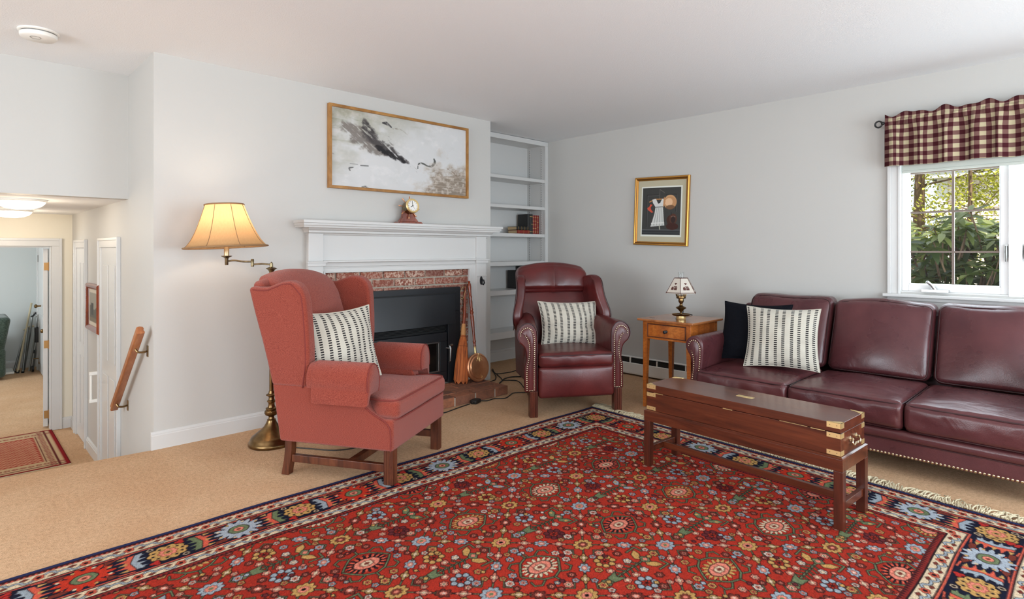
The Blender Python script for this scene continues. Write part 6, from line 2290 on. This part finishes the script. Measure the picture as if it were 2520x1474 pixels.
    # mesh, slightly out of square as it lies
    c = np.array([3.597, 2.82]); ea = np.array([-1, .0075]); eb = np.array([-.0707, -.9975])
    AX, BY = np.meshgrid(cv.xs, cv.ys)
    # gentle unevenness of the edges and faint ripples
    wob = .006 * np.sin(AX * 4.1 + 1) * (1 - BY / H) + .005 * np.sin(AX * 9.3)
    BX = AX + .004 * np.sin(BY * 6)
    BB = BY + wob * .6
    P = c + BX[..., None] * ea + BB[..., None] * eb
    Z = .011 + .0012 * np.sin(AX * 7 + BY * 3) * np.sin(BY * 5)
    ed = np.minimum(np.minimum(AX, W - AX), np.minimum(BY, H - BY))
    Z = np.where(ed < 1e-6, .0008, Z)
    V = np.concatenate([P, Z[..., None]], 2).reshape(-1, 3).astype(np.float32)
    nx, ny = cv.nx, cv.ny
    me = bpy.data.meshes.new('rug_pile')
    nf = (nx - 1) * (ny - 1)
    me.vertices.add(len(V)); me.vertices.foreach_set('co', V.ravel())
    I = np.arange(nx * ny).reshape(ny, nx)
    Q = np.stack([I[:-1, :-1], I[1:, :-1], I[1:, 1:], I[:-1, 1:]], -1).reshape(-1, 4)
    me.loops.add(nf * 4); me.loops.foreach_set('vertex_index', Q.ravel().astype(np.int32))
    me.polygons.add(nf); me.polygons.foreach_set('loop_start', (np.arange(nf) * 4).astype(np.int32))
    me.polygons.foreach_set('use_smooth', np.ones(nf, bool))
    me.update(calc_edges=True); me.validate()
    me.materials.append(M['rug'])
    t = thing('persian_rug', 'large red Persian rug with navy floral border covering the carpet', 'rug', (0, 0, 0))
    o = bpy.data.objects.new('rug_pile', me); COL.objects.link(o); o.parent = t
    paint_attr(o, lin(cv.a).reshape(-1, 3))
    # fringe on the two short ends: knotted cords, far too many to count
    rf = random.Random(9)
    for a_edge, sg in ((0.0, -1), (W, 1)):
        mb = MB()
        n = 460
        for k in range(n):
            b = H * (k + .5) / n + rf.uniform(-.004, .004)
            L = rf.uniform(.06, .105) * (1.25 if b < .15 else 1)
            lean = rf.uniform(-.03, .03) + .022 * math.sin(b * 21)
            curl = rf.uniform(-.012, .012)
            pts = []
            for q in range(5):
                f = q / 4
                aa = a_edge + sg * (L * f)
                bb = b + lean * f + curl * math.sin(f * PI * 1.6)
                p = c + aa * ea + bb * eb
                pts.append((p[0], p[1], .008 + .008 * math.sin(f * PI) + rf.uniform(0, .006) + .003 * (1 - f)))
            mb.tube(pts, [.0042, .0038, .0035, .0030, .002], 5)
        f_ = mb.build('fringe', M['fringe'], t)
        f_['kind'] = 'stuff'


def hall_runner():
    W, H = .90, 1.27
    cv = Canvas(W, H, .008)
    RED = (164, 52, 44); CRM = (206, 176, 138); DK = (96, 34, 34); DR = (140, 28, 32)
    cv.rect(0, W, 0, H, DR)
    cv.rect(.03, W - .03, .03, H - .03, CRM); cv.rect(.16, W - .16, .2, H - .2, RED)
    cv.rect(.06, .075, .03, H - .03, DK); cv.rect(W - .075, W - .06, .03, H - .03, DK); cv.rect(.03, W - .03, .06, .075, DK); cv.rect(.14, .148, .18, H - .18, DK); cv.rect(W - .148, W - .14, .18, H - .18, DK)
    k = 0
    y = .225
    while y < H - .21:
        x = .18 + (.0175 if k % 2 else 0)
        while x < W - .17:
            cv.flower(x, y, .011, 4, (CRM, (214, 150, 120)), depth=.3); x += .035
        y += .03; k += 1
    for q in range(int(H / .05)):
        for x in (.108, W - .108):
            cv.flower(x, .05 + q * .05, .018, 5, (DK, (186, 110, 92), CRM), depth=.3)
    for q in range(int(W / .05)):
        for y in (.125, H - .125):
            cv.flower(.05 + q * .05, y, .018, 5, (DK, (186, 110, 92), CRM), depth=.3)
    t = thing('hall_runner', 'small red patterned runner rug on the lower hall floor', 'rug', (.745, 6.05, HZ))
    mb = MB(); mb.grid(lambda u, v: (-u * W, v * H, .008 + .0 * u), cv.nx - 1, cv.ny - 1)
    o = mb.build('runner_pile', M['rug'], t)
    paint_attr(o, lin(cv.a).reshape(-1, 3))
    mb = MB(); mb.box(-W, 0, 0, H, .001, .0075); mb.build('runner_backing', M['fringe'], t)


persian_rug(); hall_runner()
# ------------------------------------------------------------------ hall, ceiling fittings, cords, garden
def hall_things():
    # smoke detector
    t = thing('smoke_detector', 'round white smoke detector on the ceiling above the stairs', 'smoke detector', (.366, 4.16, CZ))
    mb = MB(); mb.lathe([(.092, 0), (.093, -.006), (.088, -.010), (.001, -.010)], 40); mb.build('mounting_plate', M['white'], t)
    mb = MB(); mb.lathe([(.080, -.010), (.080, -.018)], 40); mb.build('vent_gap', M['satin'], t)
    mb = MB(); mb.lathe([(.084, -.017), (.085, -.022), (.083, -.036), (.076, -.042), (.001, -.043)], 40); b = mb.build('detector_body', M['white'], t)
    mb = MB(); mb.tube([(.024 * math.cos(2 * PI * k / 28) - .015, .024 * math.sin(2 * PI * k / 28) - .02, -.0432) for k in range(28)], .0012, 6, True); mb.build('test_button', M['satin'], b)
    # two dome lights
    g = 'flush dome lights in the hall'
    for y, x, lab in ((5.35, .37, 'glowing flush dome ceiling light in the hall nearer the stairs'), (6.78, .41, 'glowing flush dome ceiling light in the hall nearer the end door')):
        t = thing('dome_light', lab, 'ceiling light', (x, y, HC), 0, g)
        mb = MB(); mb.lathe([(.150, 0), (.152, -.010), (.146, -.016), (.001, -.016)], 40); mb.build('light_base', M['white'], t)
        mb = MB(); mb.lathe([(.142, -.014), (.138, -.026), (.118, -.046), (.085, -.060), (.045, -.068), (.001, -.070)], 40); mb.build('glass_dome', M['dome'], t)
    # handrail on two brackets
    a = Vector((.845, 4.125, .737)); b = Vector((.845, 4.908, .113)); d = (b - a).normalized()
    t = thing('handrail', 'short oak handrail sloping down the stairs on two dark brackets', 'handrail', tuple(a))
    n = Vector((1, 0, 0)); up = n.cross(d)
    if up.z < 0:
        up = -up
    prof = [(-.020, -.026), (.020, -.026), (.024, -.015), (.018, .0), (.022, .012), (.016, .024), (0, .028), (-.016, .024), (-.022, .012), (-.018, .0), (-.024, -.015)]
    mb = MB(); mb.loft([[n * p + up * q + d * s for p, q in prof] for s in (0, (b - a).length)])
    r = mb.build('rail', M['oakrail'], t, (.004, 2))
    for s in (.18, .90):
        p = d * s - up * .028
        mb = MB()
        mb.tube(spline([p, p - up * .02 + n * .01, p - up * .025 + n * .035, p - up * .02 + n * .062], 5), .0065, 8)
        q = p - up * .02 + n * .062
        mb.box(q.x - .002, q.x + .003, q.y - .016, q.y + .016, q.z - .035, q.z + .035)
        mb.build('rail_bracket', M['bronze'], t)
    # white grab bar
    t = thing('grab_bar', 'small white grab bar fixed beside the near hall door', 'grab bar', (.91, 5.81, .10))
    mb = MB(); mb.tube([(-.066, 0, .125), (-.066, 0, -.12)], .010, 12); mb.build('bar', M['white'], t)
    for z in (.115, -.11):
        mb = MB(); mb.box(-.078, -.006, -.014, .014, z - .013, z + .013); mb.box(-.006, 0, -.02, .02, z - .035, z + .035); mb.build('bar_bracket', M['white'], t, .004)
    # picture
    t = thing('hall_picture', 'small wood framed landscape picture on the hall wall beside the door', 'picture', (XL, 6.046, .733))
    W, H = .555, .405
    mb = MB(); rings = []
    for sy, sz in ((-1, -1), (1, -1), (1, 1), (-1, 1)):
        rings.append([(-q, sy * (W / 2 - p), sz * (H / 2 - p)) for p, q in [(0, .001), (0, .024), (.012, .034), (.03, .030), (.045, .018), (.048, .001)]])
    mb.loft(rings, False, True); mb.build('picture_frame', M['cherry'], t, smooth=False)
    w, h = W / 2 - .045, H / 2 - .045
    nx, ny = 60, 44
    mb = MB(); mb.grid(lambda u, v: (-.012, w - 2 * w * u, -h + 2 * h * v), nx - 1, ny - 1)
    o = mb.build('art_print', M['print'], t, smooth=False)
    u = np.linspace(0, 1, nx)[None, :].repeat(ny, 0); v = np.linspace(0, 1, ny)[:, None].repeat(nx, 1)
    C = np.ones((ny, nx, 3)) * np.array([150, 146, 134]) / 255
    C[v < .5 + .05 * np.sin(u * 9)] = np.array([92, 90, 80]) / 255
    C[(v < .62) & (np.abs(u - .35) < .12) & (v > .3)] = np.array([60, 58, 54]) / 255
    C[(v < .22)] = np.array([118, 108, 90]) / 255
    brd = (u < .08) | (u > .92) | (v < .1) | (v > .9); C[brd] = np.array([206, 198, 182]) / 255
    paint_attr(o, lin(C).reshape(-1, 3))
    # far room: corner of a green recliner, sticks, walker, tray
    t = thing('green_recliner', 'dark green upholstered recliner partly seen through the hall doorway', 'armchair', (.24, 10.92, HZ), 0)
    def side(p, q):
        return (p[0] + .16 * (p[2] - .3), p[1], p[2])
    mb = MB(); mb.rbox((.22, 0, .50), (.09, .36, .36), .06, 12, side); mb.build('backrest', M['greenfab'], t)
    mb = MB(); mb.rbox((-.02, 0, .24), (.36, .38, .20), .05, 10); mb.build('seat_base', M['greenfab'], t)
    for s in (-1, 1):
        mb = MB(); mb.rbox((-.06, s * .33, .38), (.33, .085, .22), .07, 10); mb.build('arm', M['greenfab'], t)
    mb = MB(); mb.rbox((-.08, 0, .42), (.28, .25, .07), .05, 10); mb.build('seat_cushion', M['greenfab'], t)
    g = 'walking sticks against the far room wall'
    for (x0, y0, x1, y1, z1, lab, m) in ((.735, 11.05, .92, 11.42, .42, 'tall pale stick leaning at the far room wall', 'fringe'), (.79, 11.02, .88, 11.42, .06, 'shorter silver crutch leaning beside the tall stick in the far room', 'satin'), (.70, 11.12, .85, 11.44, .02, 'silver crutch at the left of the leaning sticks in the far room', 'satin')):
        t = thing('walking_stick', lab, 'walking stick', (x0, y0, HZ), 0, g)
        e = Vector((x1 - x0, y1 - y0, z1 - HZ))
        mb = MB(); mb.tube([Vector((0, 0, .02)), e], .0125, 10); mb.build('shaft', M[m], t)
        mb = MB(); mb.tube([Vector((0, 0, .0)), e * .04], .018, 10); mb.build('rubber_tip', M['black'], t)
        if m == 'satin':
            mb = MB(); mb.tube([e + Vector((-.02, .0, 0)), e + Vector((.07, 0, .01))], .014, 8); mb.build('hand_grip', M['fringe'], t)
    t = thing('walker', 'folded grey walking frame with dark grips by the closet door', 'walker', (.86, 11.0, HZ))
    for k, (dx, dy) in enumerate(((0, 0), (.05, .10), (-.05, .12))):
        p = [Vector((dx, dy, .02)), Vector((dx + .08, dy + .12, .55)), Vector((dx + .11, dy + .17, .80)), Vector((dx + .15, dy + .17, .84)), Vector((dx + .18, dy + .17, .78))]
        mb = MB(); mb.tube(spline(p, 5), .0125, 8); mb.build('frame_tube', M['satin'], t)
        mb = MB(); mb.tube([p[2] + Vector((-.01, 0, -.02)), p[3], p[4]], .017, 8); mb.build('hand_grip', M['black'], t)
    for z in (.28, .5):
        mb = MB(); mb.bar((.02 + z * .12, .0 + z * .2, z), (.02 + z * .12 + .03, .16 + z * .2, z), .02, .03); mb.build('cross_bar', M['black'], t)
    mb = MB(); mb.box(.07, .12, .05, .16, .42, .64); mb.build('walker_pouch', M['black'], t, .01)
    mb = MB(); mb.lathe([(.045, -.012), (.045, .012)], 16); mb.V = [(z + .04, x, y + .05) for x, y, z in mb.V]; mb.build('wheel', M['black'], t)
    t = thing('floor_tray', 'white tray lying on the far room carpet beside the green recliner', 'tray', (.45, 11.2, HZ))
    mb = MB(); mb.rbox((0, 0, .018), (.25, .2, .016), .015, 8); mb.build('tray_body', M['white'], t)


def cords():
    def cord(name, pts, label, r=.0042):
        path = spline([(x, y, r + .0008 + (z if len(p) > 2 else 0)) for p in pts for x, y, z in [(p[0], p[1], p[2] if len(p) > 2 else 0)]], 7)
        mb = MB(); mb.tube(path, r, 8)
        o = mb.build(name, M['cord'])
        return tag(o, label, 'cord', 'black cords on the carpet')
    cord('power_cord', [(2.50, 3.40), (2.63, 3.481), (2.703, 3.492), (2.80, 3.515), (2.90, 3.535), (2.975, 3.548)], 'black cord running from behind the red chair to the plug block')
    cord('power_cord', [(3.093, 3.568), (3.142, 3.526), (3.221, 3.534), (3.298, 3.484), (3.397, 3.528), (3.47, 3.560), (3.54, 3.52), (3.60, 3.46)], 'black cord running from the plug block to the leather recliner')
    t = thing('plug_block', 'black plug block on the carpet in front of the hearth', 'plug', (3.035, 3.548, .0), R(20))
    mb = MB(); mb.rbox((0, 0, .016), (.042, .028, .0155), .008, 6); mb.build('plug_body', M['cord'], t)
    for s in (-1, 1):
        mb = MB(); mb.tube([(s * .04, 0, .014), (s * .058, 0, .009)], [.008, .005], 8); mb.build('strain_relief', M['cord'], t)
    cord('power_cord', [(3.60, 4.02), (3.658, 4.03), (3.702, 4.045), (3.735, 4.075), (3.79, 4.13), (3.879, 4.248), (3.984, 4.404)], 'black cord curling out beside the bed warmer')
    cord('power_cord', [(4.02, 4.43), (3.991, 4.39), (3.90, 4.262), (3.918, 4.215), (4.047, 4.194), (4.147, 4.209), (4.214, 4.181), (4.3, 4.12)], 'black cord crossing the carpet farthest behind the recliner')
    cord('power_cord', [(3.885, 4.225), (3.845, 4.16), (3.80, 4.075), (3.748, 3.985), (3.79, 3.930), (3.818, 3.868), (3.764, 3.764), (3.69, 3.66), (3.66, 3.60)], 'black cord looping toward the recliner side')
    cord('power_cord', [(3.631, 3.908), (3.72, 3.962, .004), (3.80, 4.015), (3.892, 4.020), (3.985, 3.954), (4.06, 3.88)], 'thick black cord bending back under the recliner', .0055)
    cord('power_cord', [(1.50, 3.58), (1.60, 3.435), (1.661, 3.34), (1.71, 3.29), (1.80, 3.255), (1.95, 3.26)], 'black cord on the carpet under the red chair', .0035)
    mb = MB()
    mb.tube(spline([(4.04, 2.35, .6955), (4.20, 2.40, .6955), (4.372, 2.40, .6955), (4.384, 2.40, .66), (4.40, 2.375, .45), (4.43, 2.33, .30), (4.42, 2.35, .16), (4.46, 2.38, .02), (4.60, 2.40, .005)], 8), .0028, 8)
    tag(mb.build('lamp_cord', M['cord']), 'brown lamp cord hanging behind the end table', 'cord')
    t = thing('electrical_plug', 'white plug lying on the carpet beside the recliner', 'plug', (4.00, 3.975, 0), R(40))
    mb = MB(); mb.rbox((0, 0, .02), (.022, .016, .0195), .006, 6); mb.build('plug_body', M['white'], t)


def garden():
    mb = MB()
    mb.grid(lambda u, v: (XR + .14 + u * 22, -8 + v * 22, -.35 + .05 * math.sin(u * 9) + .9 * u), 12, 12)
    struct('ground_outside', mb, M['soil'])
    rg = random.Random(21)

    def leaf(mb, base, d, up, L, W, curl):
        """one long rhododendron leaf as a folded strip"""
        side = d.cross(up).normalized(); n = side.cross(d).normalized()
        rows = []
        for k in range(5):
            f = k / 4
            w = W * (math.sin(PI * min(1, f * .92 + .08)) ** .7) * (1 if k < 4 else .05)
            c = base + d * (L * f) - n * (curl * L * f * f)
            rows.append((c - side * w + n * w * .18, c, c + side * w + n * w * .18))
        V = [p for r in rows for p in r]
        F = []
        for k in range(4):
            a = k * 3
            F += [(a, a + 1, a + 4, a + 3), (a + 1, a + 2, a + 5, a + 4)]
        mb.add(V, F)
    def shrub(label, x0, x1, y0, y1, top, n, seed):
        rr = random.Random(seed)
        t = thing('rhododendron', label, 'shrub', ((x0 + x1) / 2, (y0 + y1) / 2, -.3), 0, 'rhododendrons outside the window')
        o = Vector(t.location)
        mb = MB(); st = MB()
        for i in range(n):
            x = x0 + (x1 - x0) * rr.random() ** .8; y = rr.uniform(y0, y1)
            tp = top + .05 * math.sin(y * 5 + x * 3) - .10 * (1 - (x - x0) / (x1 - x0)) + rr.uniform(-.05, .05)
            z = tp - (tp - .2) * rr.random() ** 1.15
            c = Vector((x, y, z)) - o
            ax = Vector((rr.uniform(-.7, .2), rr.uniform(-.4, .4), 1)).normalized()
            a0 = rr.uniform(0, 6)
            m = rr.randint(7, 10)
            x_ = ax.orthogonal().normalized(); y_ = ax.cross(x_)
            for k in range(m):
                a = a0 + 2 * PI * k / m * 1.6
                el = rr.uniform(-.25, .45)
                d = (x_ * math.cos(a) + y_ * math.sin(a)) * math.cos(el) + ax * math.sin(el)
                leaf(mb, c + ax * rr.uniform(-.01, .012), d.normalized(), ax, rr.uniform(.11, .18), rr.uniform(.017, .027), rr.uniform(.1, .5))
            st.tube([c, c - ax * .16 + Vector((rr.uniform(-.04, .04), rr.uniform(-.04, .04), -.08))], [.005, .007], 5)
        mb.build('foliage', M['leaf'], t)['kind'] = 'stuff'
        for q in range(5):
            yy = (y0 + y1) / 2 + (q - 2) * .22
            st.tube(spline([Vector(((x0 + x1) / 2, (y0 + y1) / 2 + (q - 2) * .1, -.3)) - o, Vector(((x0 + x1) / 2 + .1, yy, .3)) - o, Vector(((x0 + x1) / 2 - .2 + .1 * q, yy + .1 * (q - 2), 1.0)) - o], 5), .02, 6)
        st.build('stems', M['bark'], t)
    shrub('broad rhododendron bush with long leathery leaves behind the window sash', 5.35, 6.9, .0, 2.1, 1.52, 760, 4)
    shrub('rhododendron bush outside the right half of the window', 5.4, 6.9, -1.7, .0, 1.46, 280, 5)

    def tree(label, x, y, H, crown, n, seed, r=.12, mat='spring', zc=None):
        rr = random.Random(seed)
        t = thing('garden_tree', label, 'tree', (x, y, .0), 0, 'trees beyond the shrubs')
        mb = MB()
        mb.tube(spline([(0, 0, -.4), (.05, .03, H * .3), (-.04, .0, H * .6), (.05, .05, H)], 5), [r * (1 - .7 * k / 15) for k in range(16)], 8)
        tips = []
        for k in range(26):
            z = H * rr.uniform(.25, 1.0); a = rr.uniform(0, 2 * PI); L = crown * rr.uniform(.5, 1.1)
            e = Vector((math.cos(a) * L, math.sin(a) * L, z + rr.uniform(.0, .7)))
            p = [Vector((0, 0, z)), Vector((math.cos(a) * L * .5, math.sin(a) * L * .5, z + .1)), e]
            mb.tube(spline(p, 4), [r * .16 * (1 - .85 * q / 8) for q in range(9)], 5)
            tips += [Vector(v) for v in spline(p, 6)[4:]]
        mb.build('trunk', M['bark'], t)
        mb = MB()
        for i in range(n):
            c = rr.choice(tips) + Vector((rr.gauss(0, .16), rr.gauss(0, .16), rr.gauss(0, .14)))
            d = Vector((rr.uniform(-1, 1), rr.uniform(-1, 1), rr.uniform(-.6, .6))).normalized(); s_ = d.orthogonal().normalized() * .016
            L = rr.uniform(.018, .034)
            mb.add([c - s_, c + d * L * .5 - s_ * 1.4, c + d * L, c + d * L * .5 + s_ * 1.4, c + s_], [(0, 1, 2, 3, 4)])
        mb.build('foliage', M[mat], t)['kind'] = 'stuff'
    tree('bare brown trunk with yellow green leaves left of the pale house', 9.6, 1.84, 4.2, 1.1, 5200, 31, .10)
    tree('thin yellow green tree growing in front of the pale shingled house', 9.3, 1.25, 3.6, .9, 3400, 32, .04)
    tree('light spring tree before the right end of the pale house', 10.2, .45, 3.8, 1.0, 2800, 33, .05)
    tree('dense olive tree far behind the trunk', 16.8, 4.6, 5.5, 2.0, 8000, 34, .2)
    # neighbour house
    t = thing('neighbour_house', 'pale shingled house with grey roof behind the garden trees', 'house', (15.0, 0, 0))
    mb = MB(); mb.box(0, 5, -9, 2.55, -.6, 2.78); mb.build('shingled_wall', M['shingle'], t)
    mb = MB(); mb.box(-.03, .0, 2.40, 2.58, -.6, 2.80); mb.build('corner_board', M['white'], t)
    mb = MB(); mb.box(-.28, -.02, -9, 2.75, 2.72, 2.84); mb.build('eave_board', M['white'], t)
    mb = MB(); mb.prism([(-.32, 2.84), (3.2, 5.0), (6, 3.0), (6, 2.8)], 'y', -9.2, 2.9); mb.build('roof', M['roofgrey'], t)


hall_things(); cords(); garden()
# ------------------------------------------------------------------ camera
cam = bpy.data.cameras.new('camera')
cam.sensor_width = 36.0
cam.lens = 1433.95 / 2520 * 36
cam.shift_y = -(737 - 615.7) / 2520
cam.clip_start = .05
co = bpy.data.objects.new('camera', cam)
COL.objects.link(co)
co.location = (0, 0, 1.223)
co.rotation_euler = (R(90), 0, R(45.881 - 90))
SC.camera = co


# ------------------------------------------------------------------ light
def area(name, loc, rot, sx, sy, power, col, spread=None):
    l = bpy.data.lights.new(name, 'AREA')
    l.shape = 'RECTANGLE'; l.size = sx; l.size_y = sy; l.energy = power; l.color = col
    if spread:
        l.spread = R(spread)
    o = bpy.data.objects.new(name, l); COL.objects.link(o)
    o.location = loc; o.rotation_euler = rot
    return o


def point(name, loc, power, col, r=.04):
    l = bpy.data.lights.new(name, 'POINT'); l.energy = power; l.color = col; l.shadow_soft_size = r
    o = bpy.data.objects.new(name, l); COL.objects.link(o); o.location = loc
    return o


COOL = (.78, .91, 1.0)
# area lamps for daylight: two added at unseen back openings, one at right window
area('back_fill_light', (3.1, YB + .02, 1.28), (R(90), 0, 0), 2.2, 1.6, 115, COOL)
area('back_fill_light', (-.35, YB + .02, 1.28), (R(90), 0, 0), 2.5, 1.6, 120, (.84, .93, 1.0))
area('left_fill_light', (XW + .02, 2.1, 1.32), (R(90), 0, R(-90)), 3.2, 1.6, 150, (.86, .94, 1.0))  # added lamp in the unseen left opening, brightens the right wall
area('daylight_side_window', (XR + .10, .435, 1.49), (R(90), 0, R(90)), 1.2, 1.1, 24, COOL)
# lamps that are on
point('floor_lamp_bulb', (1.223, 3.759, 1.40), 4.6, (1.0, .82, .64), .04)
point('hall_light', (.37, 5.35, 1.42), 5, (1.0, .84, .64), .1)
point('hall_light', (.41, 6.78, 1.42), 5, (1.0, .84, .64), .1)
area('far_room_fill_light', (-1.9, 9.4, .9), (R(90), 0, R(-90)), 1.2, 1.1, 75, (.84, .94, 1.0))  # added lamp brightening the far room, whose walls have no window
s = bpy.data.lights.new('sun', 'SUN'); s.energy = 8; s.angle = R(1); s.color = (1, .95, .85)
so = bpy.data.objects.new('sun', s); COL.objects.link(so)
so.rotation_euler = Vector((.45, .45, -.77)).to_track_quat('-Z', 'Y').to_euler()

w = bpy.data.worlds.new('sky'); SC.world = w; w.use_nodes = True
nt = w.node_tree
bg = nt.nodes['Background']
bg.inputs[0].default_value = (.80, .90, 1.0, 1); bg.inputs[1].default_value = 1.6

SC.view_settings.view_transform = 'Standard'
SC.view_settings.look = 'None'
SC.view_settings.gamma = 1
SC.view_settings.exposure = -0.1
SC.view_settings.use_curve_mapping = False
SC.cycles.use_denoising = True
SC.cycles.max_bounces = 8
SC.cycles.diffuse_bounces = 5
SC.cycles.glossy_bounces = 3
SC.cycles.transparent_max_bounces = 8
SC.cycles.caustics_reflective = False
SC.cycles.caustics_refractive = False
SC.cycles.sample_clamp_indirect = 6
